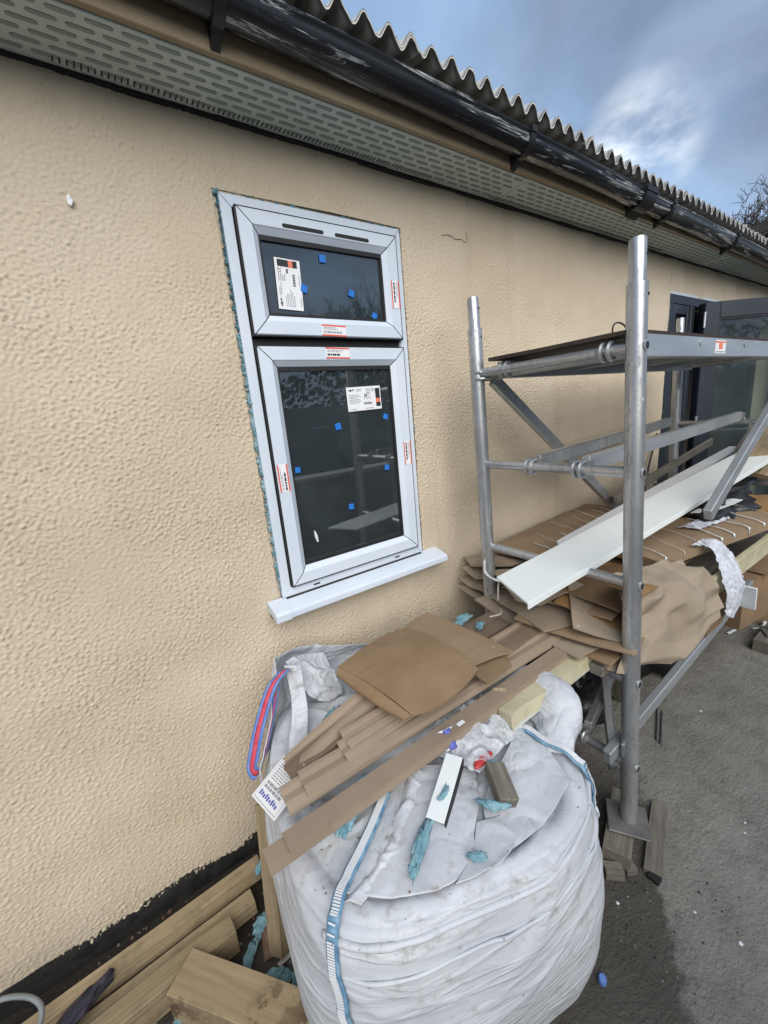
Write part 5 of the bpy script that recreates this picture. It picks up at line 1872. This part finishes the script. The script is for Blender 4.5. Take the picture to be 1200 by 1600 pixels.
# ---- long flat cartons wrapped with film
def carton(name, label, a, ux, length, width, thick, mat, seed, uy=None, bands=9):
    """flat box: a = near top corner, ux long direction, width towards the wall"""
    ux = Vector(ux).normalized()
    yy = Vector((-ux.y, ux.x, 0)) if uy is None else Vector(uy)
    fr = frame_from(a, ux, ux.cross(yy))
    t = thing(name, label, 'carton', tuple(a))
    nx, ny = 30, 10
    top = []
    for i in range(nx + 1):
        r = []
        for j in range(ny + 1):
            x, y = length * i / nx, width * j / ny
            e = min(j, ny - j) / ny
            r.append((x, y, 0.006 * nz(x * 6, y * 6, seed) - 0.012 * (0.5 - e) ** 4 * 8 + 0.004 * nz(x * 20, y * 9, seed + 3)))
        top.append(r)
    mb = MB()
    mb.grid(top, 0)
    k0 = len(mb.v)
    low = [[(x, y, -thick + .004 * nz(x * 5, y * 4, seed + 9)) for (x, y, z) in r] for r in top]
    mb.grid([r[::-1] for r in low], 0)
    idx = lambda i, j: i * (ny + 1) + j
    idl = lambda i, j: k0 + i * (ny + 1) + (ny - j)
    f2 = []
    for i in range(nx):
        f2.append((idx(i, 0), idl(i, 0), idl(i + 1, 0), idx(i + 1, 0)))
        f2.append((idx(i, ny), idx(i + 1, ny), idl(i + 1, ny), idl(i, ny)))
    for j in range(ny):
        f2.append((idx(0, j), idx(0, j + 1), idl(0, j + 1), idl(0, j)))
        f2.append((idx(nx, j), idl(nx, j), idl(nx, j + 1), idx(nx, j + 1)))
    mb.f += f2
    mb.mi += [0] * len(f2)
    body = part('carton_body', mb, mat, t, frame=fr, smooth=True)
    rnd = random.Random(int(seed * 10))
    for k in range(bands):
        x0 = length * (k + .4 + .3 * rnd.random()) / bands
        slant = 0.10 + 0.06 * rnd.random()
        P_ = []
        e0, e1 = (0.0, 0.35 + .6 * rnd.random())
        for q in range(15):
            y = width * (e0 + (e1 - e0) * q / 14)
            x = min(length - .002, x0 + slant * (y / width) + .012 * nz(y * 14, seed, k))
            P_.append((x, y, 0.0085 + 0.006 * nz(x * 6, y * 6, seed) - 0.012 * (0.5 - min(y, width - y) / width) ** 4 * 8 + 0.004 * nz(x * 20, y * 9, seed + 3)))
        w_ = 0.0012 + .0055 * rnd.random() ** 2
        s = MB()  # white strip painting in the glint along a crease of the film
        rows = [[(p[0] - w_ * (.35 + abs(nz(i * .6, k))), p[1], p[2]), (p[0], p[1], p[2] + .001), (p[0] + w_ * (.35 + abs(nz(i * .6, k + 5))), p[1], p[2])] for i, p in enumerate(P_)]
        # runs on down the front edge, opening like a drip
        p = P_[0]
        dn = [[(p[0] - w_ * s_, -0.0025, p[2] - .006 - thick * f_), (p[0], -0.004, p[2] - .006 - thick * f_), (p[0] + w_ * s_, -0.0025, p[2] - .006 - thick * f_)] for f_, s_ in ((.2 + .55 * rnd.random(), .7), (.18, .5), (.1, .9), (0.0, 2.0))]
        s.grid([r[::-1] for r in dn + rows], 0.0012)
        part('crease_glint', s, 'pvc_white', t, frame=fr, smooth='all')
    return t


carton('flat_carton', 'long flat film-wrapped carton on the outer side of the scaffold pile', (1.70, -0.705, 0.845), (0.972, -0.215, 0.03), 0.86, 0.42, 0.042, 'card_brown', 3.1, bands=8)
carton('flat_carton', 'flat film-wrapped carton lying nearest the wall in the scaffold pile', (1.46, -0.395, 0.848), (0.99, 0.08, 0.0), 0.95, 0.30, 0.035, 'card_brown', 7.7, uy=(.35, .93, 0), bands=10)

# ---- white boards laid along the pile
def board(name, label, A, B, d, L, th, mat, lip=0.0, group=None):
    """A wall-side near corner, B outer near corner, d direction along the board"""
    A, B, d = Vector(A), Vector(B), Vector(d)
    fr = frame_from(B, d, d.cross(A - B) * 1.0)
    inv = fr.inverted()
    a = inv @ A
    mb = MB()
    ns = 20
    w = a.y
    vs, fs = [], []
    prof = [(0, 0), (0, -th - lip), (0.006, -th - lip), (0.006, -th), (w, -th), (w, 0)]
    m_ = len(prof)
    for i in range(ns + 1):
        for (y, z) in prof:
            x = L * i / ns + (a.x * y / w) * (1 - i / ns)
            vs.append((x, y, z + .004 * math.sin(i / ns * 3.1) + .0012 * nz(i * .7, y * 6)))
    for i in range(ns):
        for j in range(m_):
            fs.append((i * m_ + j, i * m_ + m_ + j, i * m_ + m_ + (j + 1) % m_, i * m_ + (j + 1) % m_))
    fs += [tuple(range(m_)), tuple(ns * m_ + j for j in range(m_ - 1, -1, -1))]
    mb.add(vs, fs)
    o = part(name, mb, mat, None, frame=fr, bevel=0.001)
    return tag(o, label, 'board', group)


wb = board('white_board', 'long white plastic fascia board slanting up across the scaffold pile', (1.030, -0.470, 0.918), (0.950, -0.655, 0.912), (1.0, -0.036, 0.078), 3.1, 0.008, 'pvc_white', 0.014)
wb2 = board('white_board', 'second white board, dirtier, lying behind the long white one', (1.50, -0.395, 0.912), (1.42, -0.47, 0.908), (1.0, 0.02, 0.064), 2.25, 0.012, 'paper_white', 0.0)
plank('wood_strip', (2.2, -0.29, 0.94), (3.75, -0.22, 1.075), 0.02, 0.05, 'wood_grey', 'thin brown wood strip lying behind the white boards', cat='plank')
# peeled protective film curling from the white board by the inner upright
pf_ = MB()
pf_.grid(patch([[(1.20, -0.26, 0.87), (1.18, -0.285, 0.83), (1.21, -0.33, 0.80), (1.28, -0.37, 0.805), (1.36, -0.40, 0.82)],
                [(1.22, -0.25, 0.875), (1.21, -0.265, 0.825), (1.24, -0.29, 0.79), (1.31, -0.34, 0.80), (1.38, -0.37, 0.825)]], 6, 30, .003, 20), .0012)
tag(part('peeled_film', pf_, 'pvc_white', smooth='all'), 'curl of white film looped round the inner upright', 'plastic film')
for i, (pts, lb_) in enumerate((([(1.20, -0.33, 0.72), (1.23, -0.31, 0.78), (1.27, -0.315, 0.80), (1.29, -0.33, 0.74)], 'thin pale strip arched beside the inner upright'),
                                ([(1.18, -0.36, 0.70), (1.14, -0.39, 0.705), (1.10, -0.37, 0.70)], 'pale strip end lying on the dusty trims'))):
    mb = MB()
    mb.tube(catmull(pts, 20), .004, 6)
    tag(part('plastic_strip', mb, 'tube_pale', smooth='all'), lb_, 'offcut')

# bubble wrap hanging off the outer carton
bub = sheet('bubble_wrap', [[(1.90, -0.745, 0.866), (1.93, -0.79, 0.862), (1.92, -0.830, 0.82), (1.86, -0.865, 0.77), (1.86, -0.885, 0.70), (1.88, -0.885, 0.61)],
                            [(1.94, -0.75, 0.868), (1.97, -0.795, 0.864), (1.98, -0.835, 0.82), (1.94, -0.875, 0.765), (1.93, -0.90, 0.69), (1.94, -0.895, 0.58)],
                            [(1.99, -0.755, 0.870), (2.01, -0.80, 0.866), (2.05, -0.835, 0.815), (2.04, -0.870, 0.760), (2.03, -0.895, 0.69), (2.02, -0.885, 0.60)]], 'bubble_film',
            'torn strip of bubble wrap hanging from the outer carton', 'bubble wrap', None, 30, 50, 0.0015, 0.006, 24, 2.0, True)
sheet('bubble_wrap', [[(2.10, -0.62, 0.868), (2.35, -0.66, 0.876)], [(2.12, -0.66, 0.872), (2.36, -0.70, 0.880)], [(2.13, -0.70, 0.868), (2.36, -0.74, 0.876)]], 'bubble_film',
      'flat scrap of bubble wrap on top of the outer carton', 'bubble wrap', None, 12, 26, 0.0015, 0.006, 26, 5.0, True)

# pale insulation board, white panel end, boxes at the far end
plank('insulation_board', (1.80, -0.835, 0.715), (3.0, -0.885, 0.780), 0.020, 0.085, 'pir_foam', 'pale insulation board on edge under the outer carton', cat='insulation')
plank('white_offcut', (2.45, -0.70, 0.52), (2.47, -0.70, 0.40), 0.30, 0.012, 'paper_white', 'small white panel end showing beside the ground box', cat='offcut', up=(1, 0, .1))


def closed_box(name, label, c_, dims, rot, mat, group=None, mark=False, open_top=False):
    t = thing(name, label, 'box', tuple(c_), group)
    fr = Matrix.Translation(Vector(c_)) @ Matrix.Rotation(rot, 4, 'Z')
    x, y, z = dims[0] / 2, dims[1] / 2, dims[2]
    nn = 7
    mb = MB()
    def face(P, Q, R):      # bulging face
        rows = [[tuple(Vector(P) + (Vector(Q) - Vector(P)) * (i / nn) + (Vector(R) - Vector(P)) * (j / nn) +
                       (Vector(Q) - Vector(P)).cross(Vector(R) - Vector(P)).normalized() * (0.012 * math.sin(math.pi * i / nn) * math.sin(math.pi * j / nn) * (1 + nz(c_[0] * 9, i * .5, j * .5)))) for j in range(nn + 1)] for i in range(nn + 1)]
        mb.grid(rows, 0)
    face((-x, -y, 0), (x, -y, 0), (-x, -y, z))
    face((x, -y, 0), (x, y, 0), (x, -y, z))
    face((x, y, 0), (-x, y, 0), (x, y, z))
    face((-x, y, 0), (-x, -y, 0), (-x, y, z))
    face((-x, -y, z), (x, -y, z), (-x, y, z))
    part('box_body', mb, mat, t, frame=fr, smooth=True)
    tp2 = MB()
    tp2.box(-.022, .022, -y - .012, y + .012, z + .0125, z + .0135)
    tp2.box(-.022, .022, -y - .0035, -y - .0025, z - .07, z - .002)
    part('packing_tape', tp2, 'card_dark', t, frame=fr)
    if mark:                # printed arrow symbol
        mk2 = MB()
        for (a, b_, c2, d2) in ((.02, .026, .10, .22), (.07, .076, .10, .22), (.02, .076, .215, .222), (.02, .076, .10, .107), (.045, .051, .13, .19)):
            mk2.box(a, b_, -y - .0165, -y - .0145, c2, d2)
        part('printed_mark', mk2, 'card_dark', t, frame=fr)
    return t


closed_box('cardboard_box', 'brown cardboard box with printed mark standing on the ground beyond the scaffold', (3.52, -0.60, GZ), (0.50, 0.36, 0.50), 0.25, 'card_brown', 'boxes beyond the scaffold', True)
closed_box('cardboard_box', 'smaller cardboard box under the end of the pile by the white panel', (2.78, -0.66, GZ + .28), (0.40, 0.30, 0.26), -0.15, 'card_dark', 'boxes beyond the scaffold')
closed_box('cardboard_box', 'orange-brown box standing by the far inner upright below the door', (3.30, -0.24, GZ + .55), (0.26, 0.20, 0.38), 0.1, 'card_orange', 'boxes beyond the scaffold')
plank('timber_trestle', (3.30, -0.24, GZ), (3.30, -0.24, GZ + .55), 0.20, 0.22, 'wood_grey', 'timber crate carrying the orange-brown box by the door', cat='crate', up=(0, 1, 0))
# black sack on the pile, planks leaning at the far end
lump('black_sack', (2.68, -0.55, 0.885), (0.36, 0.20, 0.075), 0.1, 4.4, 'black_plastic', 'crumpled black plastic sack behind the outer carton', 'sack', None, 0.5, 4)
for k, (a, b_, m_, lb_) in enumerate((((2.95, -0.64, 1.03), (3.7, -0.66, 1.42), 'wood_treated', 'upper brown plank poking out at the far end of the pile'),
                                      ((2.95, -0.68, 0.98), (3.9, -0.72, 1.30), 'wood_treated', 'lower brown plank poking out at the far end of the pile'),
                                      ((3.0, -0.56, 0.97), (3.9, -0.50, 1.24), 'wood_grey', 'grey plank under the two brown ones at the pile end'))):
    plank('leaning_plank', a, b_, 0.12, 0.03, m_, lb_, 'planks at the far end of the pile', cat='plank', roll=.3)
card((2.75, -0.76), 0.5, 0.26, 0.2, 0.865, 'card_orange', 'orange-brown card behind the outer carton at the right', seed=21.0, curl=.03)
sheet('paper_sheet', [[(2.30, -0.60, 0.895), (2.62, -0.64, 0.905)], [(2.32, -0.68, 0.90), (2.60, -0.72, 0.915)]], 'paper_white', 'white sheet tucked beside the black sack', 'paper', None, 8, 10, .002, .006, 12, 1.0)

# ---- under the tower
plank('timber_prop', (1.72, -0.36, GZ), (1.52, -0.50, 0.56), 0.07, 0.035, 'wood_pine', 'slanting pale prop timber under the cardboard pile', cat='timber')
plank('timber_prop', (1.95, -0.48, GZ), (1.60, -0.60, 0.55), 0.05, 0.03, 'wood_grey', 'grey prop timber behind the outer upright', cat='timber')
lump('rubble_sack', (1.75, -0.30, GZ + .15), (0.28, 0.16, 0.20), 0.4, 2.7, 'black_plastic', 'dark rubble sack slumped under the scaffold', 'sack', None, 0.4, 4)
lump('rubble_sack', (2.45, -0.35, GZ + .16), (0.40, 0.20, 0.22), 0.1, 6.7, 'black_plastic', 'second dark sack further under the scaffold', 'sack', None, 0.4, 4)
rod = MB()
rod.tube([(1.80, -0.715, GZ + .006), (2.02, -0.63, GZ + .006)], .006, 8)
rod.tube([(1.79, -0.735, GZ + .006), (2.01, -0.655, GZ + .006)], .006, 8)
tag(part('metal_rod', rod, 'steel_dull', smooth=True), 'thin bent metal rod lying on the concrete behind the outer upright', 'rod')
ws = MB()
ws.tube(catmull([(3.33, -0.02, 1.18), (3.20, -0.03, 0.95), (3.10, -0.05, 0.72), (3.02, -0.07, 0.5)], 20), .007, 7)
tag(part('cable', ws, 'cable_dark', smooth='all'), 'brown cable hanging down the wall left of the door', 'cable')

# white strips lying on the ground at the far right
for k, (pts, lb_) in enumerate((([(3.02, -0.62, GZ + .008), (3.15, -0.645, GZ + .012), (3.30, -0.665, GZ + .02)], 'straight white plastic strip on the concrete by the far foot'),
                                ([(3.18, -0.70, GZ + .008), (3.24, -0.74, GZ + .02), (3.33, -0.73, GZ + .03), (3.40, -0.76, GZ + .012)], 'curled white plastic strip on the concrete at the right edge'),
                                ([(3.20, -0.76, GZ + .008), (3.32, -0.79, GZ + .018), (3.45, -0.76, GZ + .01)], 'lower white plastic strip on the concrete at the right edge'))):
    mb = MB()
    P_ = catmull(pts, 20)
    rows = [[p + Vector((0, -.012, 0)), p + Vector((0, 0, .004)), p + Vector((0, .012, 0))] for p in P_]
    mb.grid(rows, .002)
    tag(part('plastic_strip', mb, 'pvc_white', smooth='all'), lb_, 'offcut', 'white strips on the concrete')

# timber packing under the near outer foot
SG = 'packing under the near scaffold foot'
plank('sole_board', (1.48, -0.855, GZ + .010), (1.20, -0.945, GZ + .010), 0.055, 0.018, 'wood_grey', 'grey painted packing board on the street side of the scaffold foot', SG, cat='packing')
plank('sole_board', (1.38, -0.770, GZ + .036), (1.13, -0.86, GZ + .036), 0.085, 0.068, 'wood_grey', 'wide packing board right under the scaffold foot plate', SG, cat='packing')
plank('sole_board', (1.125, -0.885, GZ + .020), (1.085, -0.845, GZ + .020), 0.04, 0.034, 'wood_grey', 'pale packing block nearest the sack', SG, cat='packing')
plank('sole_board', (1.175, -0.900, GZ + .014), (1.145, -0.880, GZ + .014), 0.04, 0.022, 'wood_grey', 'thin pale wedge on the packing beside the foot plate', SG, cat='packing')
bt = MB()
bt.box(1.180, 1.205, -0.970, -0.935, GZ + .0, GZ + .016)
tag(part('black_chip', bt, 'gasket', bevel=.002), 'black plastic chip at the end of the packing board', 'scrap')
for (x, yf, lb_) in ((TX0, INN, 'packing board under the inner near foot'), (TX1, OUT, 'packing board under the outer far foot'), (TX1, INN, 'packing board under the inner far foot')):
    plank('sole_board', (x - .16, yf(0), GZ + .037), (x + .14, yf(0), GZ + .037), 0.14, 0.074, 'wood_grey', lb_, 'packing under the other feet', cat='packing')

# blue bottle cap beside the sack
cap = MB()
pts = [(0.820, -0.978, GZ + .001), (0.820, -0.978, GZ + .022)]
cap.tube([(0.820, -0.978, GZ + .001), (0.820, -0.978, GZ + .003), (0.820, -0.978, GZ + .020), (0.820, -0.978, GZ + .024)], [.009, .0105, .0105, .008], 20)
tag(part('bottle_cap', cap, 'strap_blue', smooth=True), 'blue bottle cap on the concrete at the sack foot', 'cap')

# ---- foot of the wall, left: rag, hose, rusty scrap, rubble
lump('dark_rag', (-0.345, -0.222, GZ + .118), (0.085, 0.022, 0.018), 0.55, 3.7, 'rag_dark', 'dark fluffy rag lying across the battens', 'rag', None, .6, 3)
pc = MB()
pc.box(-.014, .014, -.014, .014, 0, .022)
simple('pale_cube', (0.36, 0.47, 0.50), None, 0.6)
tag(part('foam_cube', pc, 'pale_cube', None, frame=Matrix.Translation((-0.395, -0.258, GZ + .112)) @ Matrix.Rotation(.5, 4, 'Z'), bevel=.002), 'pale blue-grey cube at the end of the dark rag', 'scrap')
hs = MB()
HP = [(-0.60, -0.12, 0.10), (-0.52, -0.105, 0.115), (-0.455, -0.135, 0.110), (-0.42, -0.175, 0.095), (-0.425, -0.215, 0.085), (-0.46, -0.215, 0.085), (-0.50, -0.195, 0.09), (-0.55, -0.19, 0.09), (-0.62, -0.20, 0.085)]
hs.tube(catmull(HP, 60), .0065, 10)
tag(part('hose', hs, 'hose_grey', smooth='all'), 'grey hose loop lying on the timbers at the lower left corner', 'hose')
sheet('rusty_scrap', [[(0.085, -0.355, GZ + .006), (0.10, -0.30, GZ + .02), (0.10, -0.27, GZ + .008)], [(0.115, -0.365, GZ + .012), (0.125, -0.31, GZ + .03), (0.125, -0.275, GZ + .012)], [(0.145, -0.37, GZ + .006), (0.15, -0.32, GZ + .02), (0.15, -0.28, GZ + .008)]],
      'rust_stain', 'rusty brown scrap on the soil beside the leaning stake', 'scrap', None, 14, 14, .003, .006, 30, 2.0)
sheet('paper_scrap', [[(0.115, -0.385, GZ + .01), (0.155, -0.385, GZ + .012)], [(0.12, -0.40, GZ + .014), (0.158, -0.40, GZ + .016)]], 'tube_pale', 'pale bent scrap below the rusty scrap', 'scrap', None, 6, 6, .002, .003, 30, 1.0)

# gravel, chips and crumbs scattered over the yard (nobody could count them)
gr_ = MB()
rg = random.Random(4)


def pebble(x, y, s, mi, h=0.7):
    n = 5
    a0 = rg.random() * 6.28
    v = [(x + s * math.cos(a0 + 2 * math.pi * k / n) * (.6 + .5 * rg.random()), y + s * math.sin(a0 + 2 * math.pi * k / n) * (.6 + .5 * rg.random()), GZ - .001) for k in range(n)]
    t = [(x + (p[0] - x) * .55, y + (p[1] - y) * .55, GZ + s * h * (.5 + .5 * rg.random())) for p in v]
    gr_.add(v + t, [(k, (k + 1) % n, n + (k + 1) % n, n + k) for k in range(n)] + [tuple(range(n, 2 * n))], mi)


for k in range(1500):
    x, y = rg.uniform(0.9, 4.5), rg.uniform(-2.2, -0.3)
    pebble(x, y, 0.0012 + 0.0035 * rg.random() ** 3, 0 if rg.random() < .6 else 3, .5)
for k in range(700):
    x, y = rg.uniform(-0.5, 0.35), rg.uniform(-0.75, -0.02)
    pebble(x, y, 0.003 + 0.008 * rg.random() ** 2, rg.choice((0, 0, 1, 3)), .7)
for k in range(16):
    pebble(rg.uniform(1.0, 2.4), rg.uniform(-1.5, -0.75), .003 + .006 * rg.random() ** 2, 2, .4)
for k in range(160):
    pebble(rg.uniform(0.95, 1.35), rg.uniform(-1.15, -0.7), .002 + .004 * rg.random() ** 2, rg.choice((0, 0, 3, 3)), .6)
tag(part('gravel', gr_, ['rubble', 'rust_stain', 'paper_white', 'bitumen']), kind='stuff')

# crumbs and dust specks on the sack
cr_ = MB()
for k in range(420):
    lx, ly = rg.uniform(-.36, .36), rg.uniform(-.36, .1)
    p = top_point(lx, ly, .012 if ly < -.12 else .004)
    s = .0012 + .0035 * rg.random() ** 3
    cr_.add([(p.x + s * rg.uniform(-1, 1), p.y + s * rg.uniform(-1, 1), p.z + s * rg.uniform(-.3, 1)) for _ in range(4)], [(0, 1, 2), (0, 2, 3), (0, 3, 1), (1, 3, 2)])
tag(part('dirt_crumbs', cr_, 'rust_stain'), kind='stuff')


# ================================================================== TREES, OUTBUILDING, YARD SIDE BEHIND THE CAMERA
def bare_tree(name, label, base, h, seed, spread=0.5, levels=5, trunk_r=0.13, group=None):
    t = thing(name, label, 'tree', base, group)
    rt = random.Random(seed)
    tm, cm = MB(), MB()
    b0 = Vector(base)
    top = b0 + Vector((.1, 0, h * .34))
    tm.tube([b0, b0 + Vector((.06, .03, h * .16)), top], [trunk_r, trunk_r * .85, trunk_r * .7], 9)

    def grow(p, d, L, r, lev):
        pts = [p]
        q, dd = p.copy(), d.copy()
        for _ in range(3):
            dd = (dd + Vector((rt.uniform(-.3, .3), rt.uniform(-.3, .3), rt.uniform(-.1, .25)))).normalized()
            q = q + dd * L / 3
            pts.append(q.copy())
        cm.tube(pts, [max(q_, .0055) for q_ in (r, r * .85, r * .7, r * .5)], 5 if lev > 2 else 3, False)
        if lev == 0:
            return
        nb = rt.choice((3, 3, 4)) if lev > 1 else rt.choice((3, 4, 5))
        for _ in range(nb):
            k = rt.randint(1, 3)
            ax = Vector((rt.uniform(-1, 1), rt.uniform(-1, 1), rt.uniform(-.35, .8)))
            nd = (dd * (1 - spread) + ax.normalized() * spread * 1.25).normalized()
            grow(pts[k], nd, L * rt.uniform(.55, .82), r * rt.uniform(.42, .62), lev - 1)
    for _ in range(7):
        a = rt.uniform(0, 6.28)
        grow(top, Vector((math.cos(a) * .7, math.sin(a) * .7, rt.uniform(.5, 1.1))).normalized(), h * .27, trunk_r * .5, levels)
    part('trunk', tm, 'bark', t, smooth='all')
    part('crown', cm, 'bark', t)
    return t


bare_tree('bare_tree', 'bare winter tree standing beyond the far end of the house roof', (13.0, 1.75, GZ), 5.75, 5, 0.55, 6, 0.16)
bare_tree('bare_tree', 'bare tree on the far side of the yard, seen mirrored in the upper pane', (8.2, -11.5, GZ), 6.4, 8, 0.5, 5, 0.16)

ob = thing('outbuilding', 'dark outbuilding with slatted overhanging roof beyond the end of the house', 'shed', (9.5, -0.5, GZ))
w_ = MB()
w_.box(8.6, 11.2, -1.6, 1.9, GZ, 3.05)
part('wall', w_, 'shed_dark', ob)
rf = MB()
rf.add([(7.7, -2.2, 3.87), (11.4, -2.2, 3.87), (11.4, 2.3, 3.05), (7.7, 2.3, 3.05)], [(0, 1, 2, 3)])
rf.add([(7.7, -2.2, 3.99), (11.4, -2.2, 3.99), (11.4, 2.3, 3.17), (7.7, 2.3, 3.17)], [(3, 2, 1, 0)])
rf.add([(7.7, -2.2, 3.87), (7.7, 2.3, 3.05), (7.7, 2.3, 3.17), (7.7, -2.2, 3.99)], [(0, 1, 2, 3)])
rf.add([(7.7, 2.3, 3.05), (11.4, 2.3, 3.05), (11.4, 2.3, 3.17), (7.7, 2.3, 3.17)], [(0, 1, 2, 3)])
ro = part('roof', rf, 'shed_dark', ob)
for k in range(5):
    xb = 7.78 + k * .2
    s = MB()
    s.bar((xb, -2.1, 3.84), (xb, 2.2, 3.055), .12, .03)
    part('soffit_board', s, 'shed_board', ro)

gw = thing('garden_wall', 'low rendered garden wall with pale coping across the yard, mirrored in the lower pane', 'wall', (3, -2.75, GZ))
m1 = MB()
m1.box(-6, 7, -2.85, -2.65, GZ, 0.86)
part('wall_body', m1, 'fence_panel', gw)
for k in range(13):
    m1 = MB()
    m1.box(-6 + k * 1.0, -5.006 + k * 1.0, -2.88, -2.62, 0.862, 0.91)
    part('coping_stone', m1, 'kerb_pale', gw, bevel=.006)
# far side of the yard, behind the camera: kerb, panel fence, hedge (they show mirrored in the panes)
kb = MB()
kb.box(-14, 24, -6.4, -6.25, GZ, GZ + .14)
tag(part('kerb', kb, 'kerb_pale', bevel=.01), kind='structure')
fence = thing('panel_fence', 'grey concrete panel fence along the far side of the yard, mirrored in the panes', 'fence', (3, -7.0, GZ))
for k in range(9):
    x0 = -8 + k * 2.5
    for r in range(4):
        f = MB()
        f.box(x0 + .06, x0 + 2.44, -7.03, -6.98, GZ + .04 + r * .45, GZ + .04 + r * .45 + .44)
        part('fence_panel', f, 'fence_panel', fence, bevel=.006)
    f = MB()
    f.box(x0 - .06, x0 + .06, -7.06, -6.95, GZ, GZ + 1.95)
    part('fence_post', f, 'fence_panel', fence, bevel=.008)
hd = thing('hedge', 'dark evergreen hedge behind the far fence, mirrored in the panes', 'hedge', (3, -8.0, GZ))
hb = MB()
rh = random.Random(9)
for k in range(9000):
    x, y = rh.uniform(-8, 14), -8.0 + rh.gauss(0, .35)
    z = GZ + .3 + (2.25 + .35 * nz(x * .5, 1.0) + .2 * nz(x * 1.7, 3)) * rh.random() ** .6
    s = rh.uniform(.05, .12)
    a = Vector((rh.uniform(-1, 1), rh.uniform(-1, 1), rh.uniform(-1, 1))).normalized()
    b_ = a.orthogonal().normalized()
    c_ = a.cross(b_)
    p = Vector((x, y, z))
    hb.add([p - b_ * s, p - c_ * s * .5, p + b_ * s, p + c_ * s * .5], [(0, 1, 2, 3)])
part('foliage', hb, 'leaf_dark', hd)
hs_ = MB()
for k in range(12):
    hs_.tube([(-7.5 + k * 1.8, -8, GZ), (-7.4 + k * 1.8, -8, 1.5)], [.06, .03], 6)
tag(part('stems', hs_, 'bark', hd), kind='stuff')
